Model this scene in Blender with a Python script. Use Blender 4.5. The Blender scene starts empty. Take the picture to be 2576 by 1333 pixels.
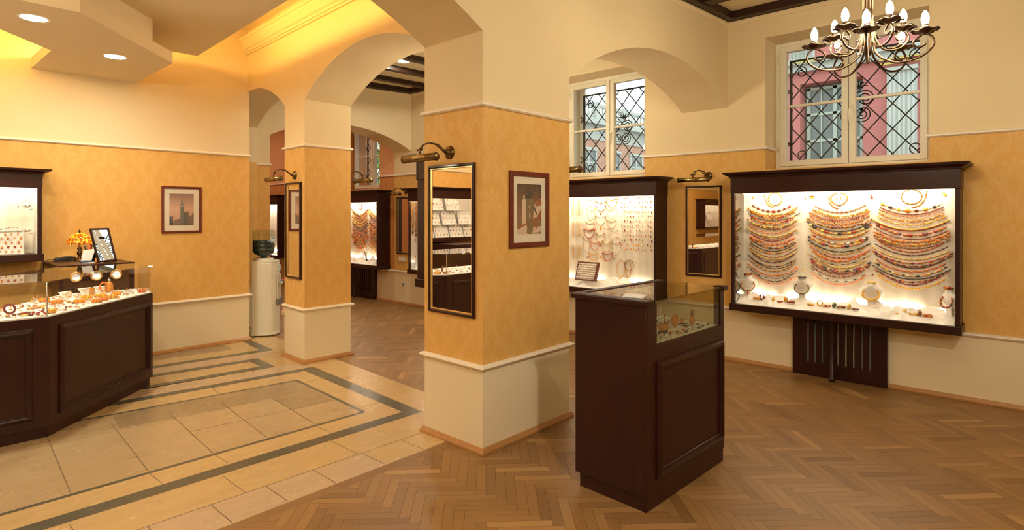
import bpy, bmesh, math, random
from mathutils import Vector, Matrix
R = math.radians
PI = math.pi
sc = bpy.context.scene
COL = sc.collection
rnd = random.Random(7)

# ------------------------------------------------------------------ mesh building
class MB:
    def __init__(s):
        s.v = []; s.f = []; s.m = []; s.sm = []
    def add(s, vs, fs, mat=0, smooth=False):
        o = len(s.v)
        s.v += [tuple(p) for p in vs]
        for f in fs:
            s.f.append([i + o for i in f]); s.m.append(mat); s.sm.append(smooth)
        return s
    def box(s, x0, x1, y0, y1, z0, z1, mat=0):
        vs = [(x0,y0,z0),(x1,y0,z0),(x1,y1,z0),(x0,y1,z0),(x0,y0,z1),(x1,y0,z1),(x1,y1,z1),(x0,y1,z1)]
        return s.add(vs, [(0,3,2,1),(4,5,6,7),(0,1,5,4),(1,2,6,5),(2,3,7,6),(3,0,4,7)], mat)
    def prism(s, poly, z0, z1, mat=0, axis='z'):
        # poly counter-clockwise in its plane; axis 'z': (x,y); 'y': (x,z) extruded along y; 'x': (y,z) extruded along x
        n = len(poly)
        def p(a, h):
            return (a[0], a[1], h) if axis == 'z' else ((a[0], h, a[1]) if axis == 'y' else (h, a[0], a[1]))
        vs = [p(a, z0) for a in poly] + [p(a, z1) for a in poly]
        fs = [tuple(range(n))[::-1], tuple(range(n, 2*n))]
        fs += [(i, (i+1) % n, n+(i+1) % n, n+i) for i in range(n)]
        if axis == 'y':
            fs = [f[::-1] for f in fs]
        return s.add(vs, fs, mat)
    def quad(s, a, b, c, d, mat=0):
        return s.add([a,b,c,d], [(0,1,2,3)], mat)
    def poly(s, pts, mat=0):
        return s.add(pts, [tuple(range(len(pts)))], mat)
    def tube(s, path, r, n=8, mat=0, cap=True, smooth=True):
        P = [Vector(p) for p in path]
        m = len(P)
        rad = r if hasattr(r, '__len__') else [r]*m
        t = (P[1]-P[0]).normalized()
        up = Vector((0,0,1)) if abs(t.z) < .9 else Vector((1,0,0))
        nrm = t.cross(up).normalized()
        vs = []
        for i in range(m):
            if i == 0: tt = P[1]-P[0]
            elif i == m-1: tt = P[-1]-P[-2]
            else: tt = P[i+1]-P[i-1]
            if tt.length < 1e-9: tt = t
            tt.normalize()
            nrm = (nrm - tt*nrm.dot(tt))
            if nrm.length < 1e-6: nrm = tt.orthogonal()
            nrm.normalize(); b = tt.cross(nrm)
            for k in range(n):
                a = 2*PI*k/n
                vs.append(P[i] + (nrm*math.cos(a)+b*math.sin(a))*rad[i])
        fs = []
        for i in range(m-1):
            for k in range(n):
                fs.append((i*n+k, i*n+(k+1) % n, (i+1)*n+(k+1) % n, (i+1)*n+k))
        if cap:
            fs.append(tuple(range(n))[::-1]); fs.append(tuple((m-1)*n+k for k in range(n)))
        return s.add(vs, fs, mat, smooth)
    def ring(s, c, R_, r, ax=None, n=24, k=8, mat=0, sx=1., sy=1.):
        # closed torus about axis ax through c
        ax = Vector(ax or (0,0,1)).normalized(); u = ax.orthogonal().normalized(); w = ax.cross(u)
        c = Vector(c); vs = []; fs = []
        for i in range(n):
            a = 2*PI*i/n; d = u*math.cos(a)*sx+w*math.sin(a)*sy
            dn = d.normalized()
            for j in range(k):
                b = 2*PI*j/k
                vs.append(c+d*R_+(dn*math.cos(b)+ax*math.sin(b))*r)
        for i in range(n):
            for j in range(k):
                fs.append((i*k+j, ((i+1) % n)*k+j, ((i+1) % n)*k+(j+1) % k, i*k+(j+1) % k))
        return s.add(vs, fs, mat, True)
    def ball(s, c, r, seg=8, rings=5, mat=0, rot=None, smooth=True):
        rx, ry, rz = r if hasattr(r, '__len__') else (r, r, r)
        c = Vector(c); vs = [Vector((0,0,rz))]
        for i in range(1, rings):
            th = PI*i/rings
            for k in range(seg):
                a = 2*PI*k/seg
                vs.append(Vector((rx*math.sin(th)*math.cos(a), ry*math.sin(th)*math.sin(a), rz*math.cos(th))))
        vs.append(Vector((0,0,-rz)))
        if rot is not None: vs = [rot @ q for q in vs]
        vs = [q+c for q in vs]
        fs = [(0, 1+k, 1+(k+1) % seg) for k in range(seg)]
        for i in range(rings-2):
            for k in range(seg):
                a = 1+i*seg; fs.append((a+k, a+seg+k, a+seg+(k+1) % seg, a+(k+1) % seg))
        l = len(vs)-1; a = 1+(rings-2)*seg
        fs += [(l, a+(k+1) % seg, a+k) for k in range(seg)]
        return s.add(vs, fs, mat, smooth)
    def lathe(s, prof, seg=24, c=(0,0,0), mat=0, smooth=True, cap=True):
        # prof: (radius, z) upward
        vs = []; n = len(prof)
        for r, z in prof:
            for k in range(seg):
                a = 2*PI*k/seg
                vs.append((c[0]+r*math.cos(a), c[1]+r*math.sin(a), c[2]+z))
        fs = []
        for i in range(n-1):
            for k in range(seg):
                fs.append((i*seg+k, i*seg+(k+1) % seg, (i+1)*seg+(k+1) % seg, (i+1)*seg+k))
        if cap:
            fs.append(tuple(range(seg))[::-1]); fs.append(tuple((n-1)*seg+k for k in range(seg)))
        return s.add(vs, fs, mat, smooth)
    def sweep(s, path, prof, closed=False, mat=0, side=1):
        # path [(x,y)], profile [(out,z)]; out is to the right of travel (side=1)
        n = len(path); P = [Vector(p) for p in path]; dirs = []
        for i in range(n):
            def nr(a, b):
                d = (b-a).normalized(); return Vector((d.y, -d.x))*side
            if closed or 0 < i < n-1:
                n1 = nr(P[i-1], P[i]); n2 = nr(P[i], P[(i+1) % n])
                m = (n1+n2); m = m/max(1e-6, (1+n1.dot(n2)))
            elif i == 0: m = nr(P[0], P[1])
            else: m = nr(P[-2], P[-1])
            dirs.append(m)
        k = len(prof); vs = []
        for i in range(n):
            for o, z in prof:
                q = P[i]+dirs[i]*o; vs.append((q.x, q.y, z))
        fs = []
        for i in range(n if closed else n-1):
            j = (i+1) % n
            for a in range(k):
                b = (a+1) % k
                f = (i*k+a, i*k+b, j*k+b, j*k+a)
                fs.append(f if side == 1 else f[::-1])
        if not closed:
            fs.append(tuple(range(k))[::-1]); fs.append(tuple((n-1)*k+a for a in range(k)))
        return s.add(vs, fs, mat)
    def xf(s, M):
        s.v = [tuple(M @ Vector(p)) for p in s.v]; return s
    def build(s, name, mats, parent=None, bevel=0, normals=False):
        me = bpy.data.meshes.new(name)
        me.from_pydata(s.v, [], s.f)
        if not hasattr(mats, '__len__'): mats = [mats]
        for m in mats: me.materials.append(m)
        me.polygons.foreach_set('material_index', s.m)
        me.polygons.foreach_set('use_smooth', s.sm)
        if normals:
            bm = bmesh.new(); bm.from_mesh(me); bmesh.ops.recalc_face_normals(bm, faces=bm.faces); bm.to_mesh(me); bm.free()
        me.update()
        o = bpy.data.objects.new(name, me); COL.objects.link(o)
        if parent is not None: o.parent = parent
        if bevel:
            b = o.modifiers.new('bevel', 'BEVEL'); b.width = bevel; b.segments = 2; b.limit_method = 'ANGLE'
        return o

def tag(o, label, cat, group=None, kind=None):
    o['label'] = label; o['category'] = cat
    if group: o['group'] = group
    if kind: o['kind'] = kind
    return o
def thing(name, label, cat, loc=(0,0,0), rz=0, group=None):
    o = bpy.data.objects.new(name, None); COL.objects.link(o)
    o.empty_display_size = .1
    o.location = loc; o.rotation_euler = (0,0,rz)
    return tag(o, label, cat, group)
def struct(o):
    o['kind'] = 'structure'; return o
def place(o, loc, rz=0, rx=0, ry=0):
    o.location = loc; o.rotation_euler = (rx, ry, rz); return o
def copy_tree(o, parent=None):
    c = o.copy(); COL.objects.link(c)
    if parent is not None: c.parent = parent
    for ch in list(o.children): copy_tree(ch, c)
    return c
def dup(o, label, loc, rz=0, group=None, rx=0, ry=0):
    c = copy_tree(o); place(c, loc, rz, rx, ry); c['label'] = label
    if group: c['group'] = group
    return c
ORD = ['first','second','third','fourth','fifth','sixth','seventh','eighth','ninth','tenth','eleventh','twelfth','thirteenth','fourteenth',
       'fifteenth','sixteenth','seventeenth','eighteenth','nineteenth','twentieth','twenty-first','twenty-second','twenty-third','twenty-fourth','twenty-fifth','twenty-sixth']
RX = -PI/2     # turns something built facing -Y so that it faces -X
# ------------------------------------------------------------------ node expressions and materials
class S:
    """scalar node socket with arithmetic"""
    def __init__(s, nt, k): s.nt = nt; s.k = k
    def _m(s, op, *a, clamp=False):
        n = s.nt.nodes.new('ShaderNodeMath'); n.operation = op; n.use_clamp = clamp
        for i, x in enumerate(a):
            if isinstance(x, S): s.nt.links.new(x.k, n.inputs[i])
            else: n.inputs[i].default_value = x
        return S(s.nt, n.outputs[0])
    def __add__(s, o): return s._m('ADD', s, o)
    __radd__ = __add__
    def __sub__(s, o): return s._m('SUBTRACT', s, o)
    def __rsub__(s, o): return s._m('SUBTRACT', o, s)
    def __mul__(s, o): return s._m('MULTIPLY', s, o)
    __rmul__ = __mul__
    def __truediv__(s, o): return s._m('DIVIDE', s, o)
    def lt(s, o): return s._m('LESS_THAN', s, o)
    def gt(s, o): return s._m('GREATER_THAN', s, o)
    def abs(s): return s._m('ABSOLUTE', s)
    def sin(s): return s._m('SINE', s)
    def cos(s): return s._m('COSINE', s)
    def fract(s): return s._m('FRACT', s)
    def floor(s): return s._m('FLOOR', s)
    def sqrt(s): return s._m('SQRT', s)
    def mod(s, o): return s._m('MODULO', s, o)
    def max(s, o): return s._m('MAXIMUM', s, o)
    def min(s, o): return s._m('MINIMUM', s, o)
    def atan2(s, o): return s._m('ARCTAN2', s, o)
    def clamp(s): return s._m('ADD', s, 0., clamp=True)

def newmat(name):
    m = bpy.data.materials.new(name); m.use_nodes = True
    nt = m.node_tree
    b = nt.nodes.get('Principled BSDF')
    return m, nt, b
def setc(b, col=None, rough=None, metal=None, spec=None, coat=None, emis=None, estr=None, trans=None, ior=None, sss=None):
    I = b.inputs
    if col is not None: I['Base Color'].default_value = (*col, 1)
    if rough is not None: I['Roughness'].default_value = rough
    if metal is not None: I['Metallic'].default_value = metal
    if spec is not None: I['Specular IOR Level'].default_value = spec
    if coat is not None: I['Coat Weight'].default_value = coat; I['Coat Roughness'].default_value = .08
    if emis is not None: I['Emission Color'].default_value = (*emis, 1)
    if estr is not None: I['Emission Strength'].default_value = estr
    if trans is not None: I['Transmission Weight'].default_value = trans
    if ior is not None: I['IOR'].default_value = ior
def plain(name, col, rough=.5, **k):
    m, nt, b = newmat(name); setc(b, col, rough, **k); return m
def pos(nt):
    g = nt.nodes.new('ShaderNodeNewGeometry'); x = nt.nodes.new('ShaderNodeSeparateXYZ'); nt.links.new(g.outputs['Position'], x.inputs[0])
    return g, S(nt, x.outputs[0]), S(nt, x.outputs[1]), S(nt, x.outputs[2])
def noise(nt, scale, detail=3, rough=.55, vec=None, dist=0):
    n = nt.nodes.new('ShaderNodeTexNoise'); n.inputs['Scale'].default_value = scale; n.inputs['Detail'].default_value = detail
    n.inputs['Roughness'].default_value = rough; n.inputs['Distortion'].default_value = dist
    if vec is not None: nt.links.new(vec, n.inputs['Vector'])
    return S(nt, n.outputs['Fac'])
def mixc(nt, fac, a, b):
    n = nt.nodes.new('ShaderNodeMix'); n.data_type = 'RGBA'
    if isinstance(fac, S): nt.links.new(fac.k, n.inputs[0])
    else: n.inputs[0].default_value = fac
    for i, c in ((6, a), (7, b)):
        if isinstance(c, tuple): n.inputs[i].default_value = (*c, 1)
        else: nt.links.new(c, n.inputs[i])
    return n.outputs[2]
def ramp(nt, fac, stops):
    n = nt.nodes.new('ShaderNodeValToRGB'); nt.links.new(fac.k, n.inputs[0]); e = n.color_ramp.elements
    while len(e) < len(stops): e.new(.5)
    for i, (p, c) in enumerate(stops): e[i].position = p; e[i].color = (*c, 1)
    return n.outputs[0]
def bump(nt, b, h, strength=.2, dist=.01):
    n = nt.nodes.new('ShaderNodeBump'); n.inputs['Strength'].default_value = strength; n.inputs['Distance'].default_value = dist
    nt.links.new(h.k, n.inputs['Height']); nt.links.new(n.outputs[0], b.inputs['Normal'])
def scaled(nt, vec, sx, sy, sz):
    n = nt.nodes.new('ShaderNodeMapping'); n.inputs['Scale'].default_value = (sx, sy, sz); nt.links.new(vec, n.inputs[0]); return n.outputs[0]

CREAM = (.78, .655, .415); DADO = (.80, .70, .48); GOLD_D = (.70, .405, .105); GOLD_L = (.76, .475, .155)
def wall_mat(name, ztop, upper=CREAM, d=GOLD_D, l=GOLD_L, dado=DADO):
    m, nt, b = newmat(name)
    g, x, y, z = pos(nt)
    nn = nt.nodes.new('ShaderNodeSeparateXYZ'); nt.links.new(g.outputs['Normal'], nn.inputs[0])
    side = S(nt, nn.outputs[0]).abs().gt(.6)
    u = y*side + x*(1-side)
    p, q = .36, .54
    uu = u/p + .13
    col = uu.floor()
    half = (col*.5).fract()            # 0 or .5
    X = (uu.fract()-.5)*2.
    Y = ((z/q + half).fract()-.5)*2.
    aX = X.abs()
    # ogee bands
    ed = (aX - (Y*PI).cos()*.40 - .50).abs()
    band = ed.lt(.085)
    scal = ((Y*PI*7).sin()*.05)
    band2 = (ed - .17 - scal).abs().lt(.03)
    # palmette
    Y2 = Y + .28
    ang = X._m('ARCTAN2', X*1.15, Y2)
    rr = ((X*X)*1.3 + Y2*Y2).sqrt()
    pet = (ang*4.5).cos().abs()*.32 + .28
    up = ang.abs().lt(2.0)
    palm = rr.lt(pet)*rr.gt(.10)*up
    palm = palm*((rr - pet*.6).abs().gt(.035))
    # curls
    def curl(cx, cy, r):
        dx = aX-cx; dy = Y-cy; rad = (dx*dx+dy*dy*1.6).sqrt()
        return (rad-r).abs().lt(.035).max(rad.lt(r*.4))
    c = curl(.34, -.46, .13).max(curl(.22, .52, .10)).max(curl(.80, .05, .12)).max(curl(.66, .80, .10)).max(curl(.92, -.75, .16))
    pat = band.max(band2).max(palm).max(c)
    fine = noise(nt, 220, 2)
    fac = (pat*.62 + (fine-.5)*.35).clamp()
    paper = mixc(nt, fac, d, l)
    isd = z.lt(.545); isu = z.gt(ztop)
    big = noise(nt, 1.3, 2)
    c1 = mixc(nt, isd, paper, dado)
    c2 = mixc(nt, isu, c1, upper)
    dirt = mixc(nt, (big*.10), c2, (.45, .33, .18))
    nt.links.new(dirt, b.inputs['Base Color'])
    isp = (1-isd)*(1-isu)
    rough = .75 - isp*(pat*.12 + .13)
    nt.links.new(rough.k, b.inputs['Roughness'])
    b.inputs['Specular IOR Level'].default_value = .3
    bump(nt, b, fine, .06, .002)
    return m
def wood_mat(name, c1, c2, rough=.32, scale=(14, 14, 1.2), coat=.25):
    m, nt, b = newmat(name)
    tc = nt.nodes.new('ShaderNodeTexCoord')
    v = scaled(nt, tc.outputs['Object'], *scale)
    n = noise(nt, 4, 5, .6, v, .6)
    n2 = noise(nt, 1.1, 2)
    f = (n*.8+n2*.35-.1).clamp()
    nt.links.new(ramp(nt, f, [(.25, c1), (.75, c2)]), b.inputs['Base Color'])
    setc(b, rough=rough, coat=coat*.4, spec=.3)
    return m
def glass_mat(name, tint=(1,1,1), refl=1.0, ior=1.5):
    m = bpy.data.materials.new(name); m.use_nodes = True; nt = m.node_tree; nt.nodes.clear()
    out = nt.nodes.new('ShaderNodeOutputMaterial'); mx = nt.nodes.new('ShaderNodeMixShader')
    t = nt.nodes.new('ShaderNodeBsdfTransparent'); t.inputs[0].default_value = (*tint, 1)
    g = nt.nodes.new('ShaderNodeBsdfGlossy'); g.inputs['Roughness'].default_value = .0; g.inputs[0].default_value = (refl, refl, refl, 1)
    fr = nt.nodes.new('ShaderNodeFresnel'); fr.inputs[0].default_value = ior
    ge = nt.nodes.new('ShaderNodeNewGeometry')
    nt.links.new((S(nt, fr.outputs[0])*(1-S(nt, ge.outputs['Backfacing']))).k, mx.inputs[0]); nt.links.new(t.outputs[0], mx.inputs[1]); nt.links.new(g.outputs[0], mx.inputs[2]); nt.links.new(mx.outputs[0], out.inputs[0])
    return m
def emit(name, col, strength):
    m = bpy.data.materials.new(name); m.use_nodes = True; nt = m.node_tree; nt.nodes.clear()
    out = nt.nodes.new('ShaderNodeOutputMaterial'); e = nt.nodes.new('ShaderNodeEmission')
    e.inputs[0].default_value = (*col, 1); e.inputs[1].default_value = strength
    nt.links.new(e.outputs[0], out.inputs[0]); return m
def attr_wood(name):
    """oak parquet: tint per plank from the 'tint' attribute, grain along the plank from its UV"""
    m, nt, b = newmat(name)
    at = nt.nodes.new('ShaderNodeAttribute'); at.attribute_name = 'tint'
    uv = nt.nodes.new('ShaderNodeUVMap'); uv.uv_map = 'UVMap'
    v = scaled(nt, uv.outputs[0], 3, 60, 1)
    gr = noise(nt, 3.0, 5, .65, v, .8)
    sx = nt.nodes.new('ShaderNodeSeparateColor'); nt.links.new(at.outputs['Color'], sx.inputs[0])
    t = S(nt, sx.outputs[0]); t2 = S(nt, sx.outputs[1])
    g, x, y, z = pos(nt)
    wear = noise(nt, .9, 3, .6)
    c = ramp(nt, t, [(0, (.195, .098, .033)), (.35, (.26, .137, .046)), (.7, (.315, .168, .057)), (1, (.42, .24, .088))])
    c = mixc(nt, t2*.35, c, (.24, .15, .07))
    c = mixc(nt, ((gr-.48)*.9).clamp(), c, (.15, .078, .031))
    c = mixc(nt, ((wear-.5)*1.6).clamp(), c, (.17, .11, .055))
    nt.links.new(c, b.inputs['Base Color'])
    nt.links.new((.30+gr*.22).k, b.inputs['Roughness'])
    setc(b, spec=.45)
    bump(nt, b, gr, .05, .002)
    return m
def stone_mat(name, c1, c2, vein=None, rough=.18, scale=3.5):
    m, nt, b = newmat(name)
    g, x, y, z = pos(nt)
    tcs = nt.nodes.new('ShaderNodeTexCoord'); sv = scaled(nt, tcs.outputs['Object'], .7, 2.2, 1)
    n = noise(nt, scale*1.6, 6, .68, sv, .8); n2 = noise(nt, scale*9, 3, .7)
    n3 = noise(nt, .9, 2)
    c = ramp(nt, (n*.8+n3*.35-.08).clamp(), [(.3, c1), (.7, c2)])
    c = mixc(nt, ((n2-.62)*3).clamp(), c, tuple(k*.72 for k in c1))
    if vein:
        w = noise(nt, 2.2, 4, .6, None, 2.5)
        c = mixc(nt, ((.0035-(w-.5).abs())*250).clamp()*.13, c, vein)
    nt.links.new(c, b.inputs['Base Color'])
    nt.links.new((rough+n2*.16).k, b.inputs['Roughness'])
    return m

M = {}
M['wall'] = wall_mat('wallpaper_and_cream_paint', 2.215)
M['wall_r'] = wall_mat('wallpaper_right', 2.175)
M['wall_d'] = wall_mat('wallpaper_far_room_red_lit', 2.175, upper=(.74, .40, .20), d=(.60, .24, .07), l=(.66, .30, .10), dado=(.70, .55, .35))  # redder copy of the wall colours; the far room's red light is painted in
M['plaster'] = plain('cream_plaster', CREAM, .8, spec=.2)
M['panel'] = plain('ceiling_panel_plaster', (.80, .69, .48), .8, spec=.2)
M['ceil'] = plain('ceiling_cream', (.80, .69, .46), .85, spec=.2)
M['rail'] = plain('rail_white_gloss', (.83, .76, .62), .35)
M['base'] = wood_mat('baseboard_oak', (.36, .17, .055), (.50, .26, .09), .35, (3, 3, 30), .2)
M['beam'] = wood_mat('beam_dark', (.022, .010, .006), (.040, .017, .010), .4, (2, 2, 14), .1)
M['mahogany'] = wood_mat('mahogany', (.017, .0042, .0030), (.040, .0092, .0056), .36, (10, 10, .9), .15)
M['mahog_h'] = wood_mat('mahogany_grain_across', (.018, .0046, .0032), (.038, .0092, .0058), .36, (.9, 10, 10), .15)
M['red_wood'] = wood_mat('red_frame_wood', (.11, .018, .010), (.17, .032, .016), .3, (8, 8, 8), .3)
M['parquet'] = attr_wood('oak_parquet')
M['gap'] = plain('floor_gap', (.05, .028, .014), .8)
M['st_field'] = stone_mat('stone_rosy_beige', (.40, .285, .155), (.49, .365, .205), (.72, .60, .42))
M['st_yel'] = stone_mat('stone_yellow_beige', (.50, .345, .155), (.59, .42, .20), (.46, .30, .14))
M['st_dark'] = stone_mat('stone_grey_green', (.085, .082, .058), (.125, .118, .085), None, .16, 9)
M['st_grey'] = stone_mat('stone_grey_brown', (.29, .21, .115), (.35, .26, .15), (.62, .52, .36))
M['st_pink'] = stone_mat('stone_pink_beige', (.48, .34, .21), (.56, .42, .275), (.45, .30, .20))
M['joint'] = plain('stone_joint', (.16, .105, .055), .8)
M['glass'] = glass_mat('clear_glass')
M['wglass'] = glass_mat('window_glass', (.93, .97, .95))
M['smoke'] = glass_mat('smoked_glass', (.80, .80, .72))
M['mirror'] = plain('mirror_silver', (.92, .92, .90), 0.0, metal=1.0)
M['brass'] = plain('antique_brass', (.30, .215, .085), .26, metal=1.0)
M['brass_d'] = plain('dark_antique_brass', (.155, .105, .045), .3, metal=1.0)
M['bronze'] = plain('dark_bronze', (.105, .066, .038), .34, metal=1.0)
M['iron'] = plain('wrought_iron', (.030, .030, .028), .55, metal=.4)
M['gold'] = plain('gold_leaf', (.85, .62, .26), .28, metal=1.0)
M['steel'] = plain('brushed_steel', (.62, .60, .55), .25, metal=1.0)
M['win'] = plain('window_white_paint', (.80, .78, .66), .4)
M['white'] = plain('matt_white', (.86, .84, .78), .6)
M['deck'] = plain('white_deck', (.84, .84, .82), .5)
M['board'] = None
M['satin'] = plain('white_satin', (.88, .86, .80), .32, spec=.6)
M['black'] = plain('black_plastic', (.012, .012, .013), .35)
M['paper'] = plain('white_paper', (.82, .82, .80), .7)
M['blue'] = plain('blue_leaflet', (.045, .10, .22), .5)
M['rub'] = plain('grey_metal', (.17, .17, .16), .45)
M['tube'] = emit('warm_tube', (1., .83, .58), 78.)
M['coolw'] = plain('cooler_plastic', (.76, .74, .62), .38)
M['beige'] = plain('beige_plastic', (.60, .42, .27), .45)
M['red'] = plain('red_plastic', (.55, .02, .015), .3)
M['bluep'] = plain('blue_plastic', (.06, .25, .62), .3)
def board_mat():
    m, nt, b = newmat('pleated_white_fabric')
    tc = nt.nodes.new('ShaderNodeTexCoord'); s = nt.nodes.new('ShaderNodeSeparateXYZ'); nt.links.new(tc.outputs['Object'], s.inputs[0])
    x = S(nt, s.outputs[0])
    n = noise(nt, 5, 2)
    w = ((x*63+n*2.5).sin()*.5+.5)
    w2 = ((x*27+n*1.5).sin()*.5+.5)
    f = (w*.5+w2*.5)
    nt.links.new(mixc(nt, f, (.72, .66, .55), (.86, .81, .70)), b.inputs['Base Color'])
    setc(b, rough=.7); bump(nt, b, f, .35, .004); return m
M['board'] = board_mat()
def gem(name, col, rough=.18, coat=.25):
    m, nt, b = newmat(name)
    n = noise(nt, 160, 2)
    d = tuple(k*.55 for k in col)
    nt.links.new(mixc(nt, n, d, tuple(min(1, k*1.25) for k in col)), b.inputs['Base Color'])
    setc(b, rough=rough, coat=coat, spec=.6); return m
G = dict(
    cream=gem('amber_cream', (.86, .60, .19)), yellow=gem('amber_yellow', (.88, .50, .055)), gold=gem('amber_gold', (.80, .36, .03)),
    orange=gem('amber_orange', (.78, .22, .018)), coral=gem('amber_coral', (.80, .20, .07)), red=gem('amber_red', (.46, .035, .012)),
    dark=gem('amber_dark_red', (.17, .018, .010)), brown=gem('amber_brown', (.24, .085, .02)), black=gem('amber_black', (.022, .018, .014)),
    green=gem('amber_green', (.09, .10, .03)), silver=plain('silver', (.80, .78, .74), .16, metal=1.), white=plain('pearl', (.86, .82, .74), .25),
    honey=gem('amber_honey', (.62, .24, .03)))
GK = list(G)
GM = [G[k] for k in GK]
GI = {k: i for i, k in enumerate(GK)}
# ------------------------------------------------------------------ the setting
EYE = 1.522
def circ3(p, q, r, n=24):
    """arc from p to r through q, in 2D"""
    ax, ay = p; bx, by = q; cx, cy = r
    d = 2*(ax*(by-cy)+bx*(cy-ay)+cx*(ay-by))
    ux = ((ax*ax+ay*ay)*(by-cy)+(bx*bx+by*by)*(cy-ay)+(cx*cx+cy*cy)*(ay-by))/d
    uy = ((ax*ax+ay*ay)*(cx-bx)+(bx*bx+by*by)*(ax-cx)+(cx*cx+cy*cy)*(bx-ax))/d
    a0 = math.atan2(ay-uy, ax-ux); a1 = math.atan2(cy-uy, cx-ux); rad = math.hypot(ax-ux, ay-uy)
    return [(ux+rad*math.cos(a0+(a1-a0)*i/n), uy+rad*math.sin(a0+(a1-a0)*i/n)) for i in range(n+1)]
def wall_poly(name, outline, front, back, mat, axis='x'):
    """outline (a, z); front/back give the other coordinate for each a"""
    mb = MB(); n = len(outline)
    p = (lambda a, o, z: (a, o, z)) if axis == 'x' else (lambda a, o, z: (o, a, z))
    vs = [p(a, front(a), z) for a, z in outline]+[p(a, back(a), z) for a, z in outline]
    fs = [tuple(range(n)), tuple(range(n, 2*n))[::-1]]+[(i, n+i, n+(i+1) % n, (i+1) % n) for i in range(n)]
    mb.add(vs, fs)
    return struct(mb.build(name, mat, normals=True))
XR = 5.955
fW2 = lambda y: 2.90+.05*(y-5.5)
TOP = 3.75
# wall with the main pillar and the two arches beside it
l = circ3((-.63, 2.685), (.97, 3.115), (2.569, 2.685))
wall_poly('wall_middle_left', [(-6, 0), (-.63, 0)]+l+[(2.569, TOP), (-6, TOP)], lambda a: 2.594, lambda a: 3.17, M['wall'])
mb = MB(); mb.box(2.569, 3.485, 2.594, 3.17, 0, TOP)
struct(mb.build('wall_pillar', M['wall']))
r = circ3((3.485, 2.546), (4.72, 2.985), (XR, 2.631))
sk = lambda a: 2.594-.0846*(a-3.485)
wall_poly('wall_middle_right', r+[(XR, TOP), (3.485, TOP)], sk, lambda a: 3.17-.1138*(a-3.485), M['wall'])
# yellow wall with the pier, its arch and the doorway arch
m1 = circ3((3.17, 2.685), (4.33, 3.05), (5.492, 2.685)); m2 = circ3((5.97, 2.685), (6.88, 2.995), (7.79, 2.685))
wall_poly('wall_arcade', m1+[(5.492, 0), (5.97, 0)]+m2+[(7.79, 0), (8.4, 0), (8.4, TOP), (3.17, TOP)], fW2, lambda a: 3.43, M['wall'], 'y')
mb = MB(); mb.box(-6, 3.0, 7.03, 7.17, 0, TOP)
struct(mb.build('wall_left', M['wall']))
mb = MB(); mb.box(2.55, 2.70, 7.17, 8.4, 0, TOP); mb.box(2.55, 3.43, 8.26, 8.4, 0, TOP)
struct(mb.build('wall_passage', M['wall']))
w3 = circ3((3.74, 2.65), (4.85, 2.90), (XR, 2.565))
f3 = lambda a: 7.7+.17*(XR-a)
wall_poly('wall_far', [(3.43, 0), (3.74, 0)]+w3+[(XR, TOP), (3.43, TOP)], f3, lambda a: f3(a)+.46, M['wall'])
# window wall
WC = [1.335, 4.02, 6.55, 9.27]; WH = .668; WZ0, WZ1 = 1.965, 3.28; XO = 6.68
def winwall(name, y0, y1, cs, mat):
    mb = MB(); mb.box(XR, XO, y0, y1, 0, WZ0); mb.box(XR, XO, y0, y1, WZ1, TOP)
    e = [y0]+[v for c in cs for v in (c-WH, c+WH)]+[y1]
    for a, b in zip(e[::2], e[1::2]): mb.box(XR, XO, a, b, WZ0, WZ1)
    return struct(mb.build(name, mat))
winwall('wall_right', -4.5, 8.16, WC[:3], M['wall_r'])
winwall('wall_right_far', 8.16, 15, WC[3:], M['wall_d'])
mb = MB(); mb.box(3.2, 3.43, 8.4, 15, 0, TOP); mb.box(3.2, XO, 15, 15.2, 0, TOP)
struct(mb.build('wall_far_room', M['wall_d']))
mb = MB(); mb.box(-3.7, XO, -4.7, -4.5, 0, TOP); mb.box(-3.7, -3.5, -4.5, 2.594, 0, TOP); mb.box(-6.2, -6, 2.594, 7.2, 0, TOP)
struct(mb.build('wall_back', M['wall']))
# ceilings
mb = MB()
mb.box(-3.7, XO, -4.7, 2.62, 3.59, 3.66); mb.box(3.43, XO, 2.85, 8.2, 3.59, 3.66); mb.box(3.2, XO, 8.16, 15.2, 3.59, 3.66)
struct(mb.build('ceiling', M['ceil']))
mb = MB(); mb.box(-6.2, 3.43, 3.1, 8.4, 3.72, 3.79)
struct(mb.build('ceiling_hall', M['ceil']))
# dark perimeter beams, cross beams, white cove below them
bp = [(0, 3.505), (.10, 3.515), (.10, 3.59), (0, 3.59)]
mb = MB(); mb.sweep([(-3.5, 2.594), (3.485, 2.594), (XR, 2.385), (XR, -4.5)], bp)
struct(mb.build('trim_beam_frame', M['beam']))
mb = MB(); mb.sweep([(XR, 2.89), (XR, 7.70), (3.43, f3(3.43)), (3.43, 3.17)], bp, side=-1)
struct(mb.build('trim_beam_frame_far', M['beam']))
for k in range(9):
    x = 5.31-.60*k
    mb = MB(); mb.box(x-.06, x+.06, -4.5, 2.594-.08-(.0846*(x-3.485) if x > 3.485 else 0), 3.525, 3.59)
    struct(mb.build('ceiling_beam', M['beam']))
for k in range(7):
    y = 7.29-.622*k
    mb = MB(); mb.add([(3.50, y-.055+.084, 3.525), (XR-.08, y-.055-.08, 3.525), (XR-.08, y+.055-.08, 3.525), (3.50, y+.055+.084, 3.525),
                       (3.50, y-.055+.084, 3.59), (XR-.08, y-.055-.08, 3.59), (XR-.08, y+.055-.08, 3.59), (3.50, y+.055+.084, 3.59)],
                      [(0,3,2,1),(4,5,6,7),(0,1,5,4),(1,2,6,5),(2,3,7,6),(3,0,4,7)])
    struct(mb.build('ceiling_beam', M['beam']))
cp = [(0, 3.465), (.012, 3.468), (.03, 3.49), (.032, 3.505), (0, 3.505)]
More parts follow.
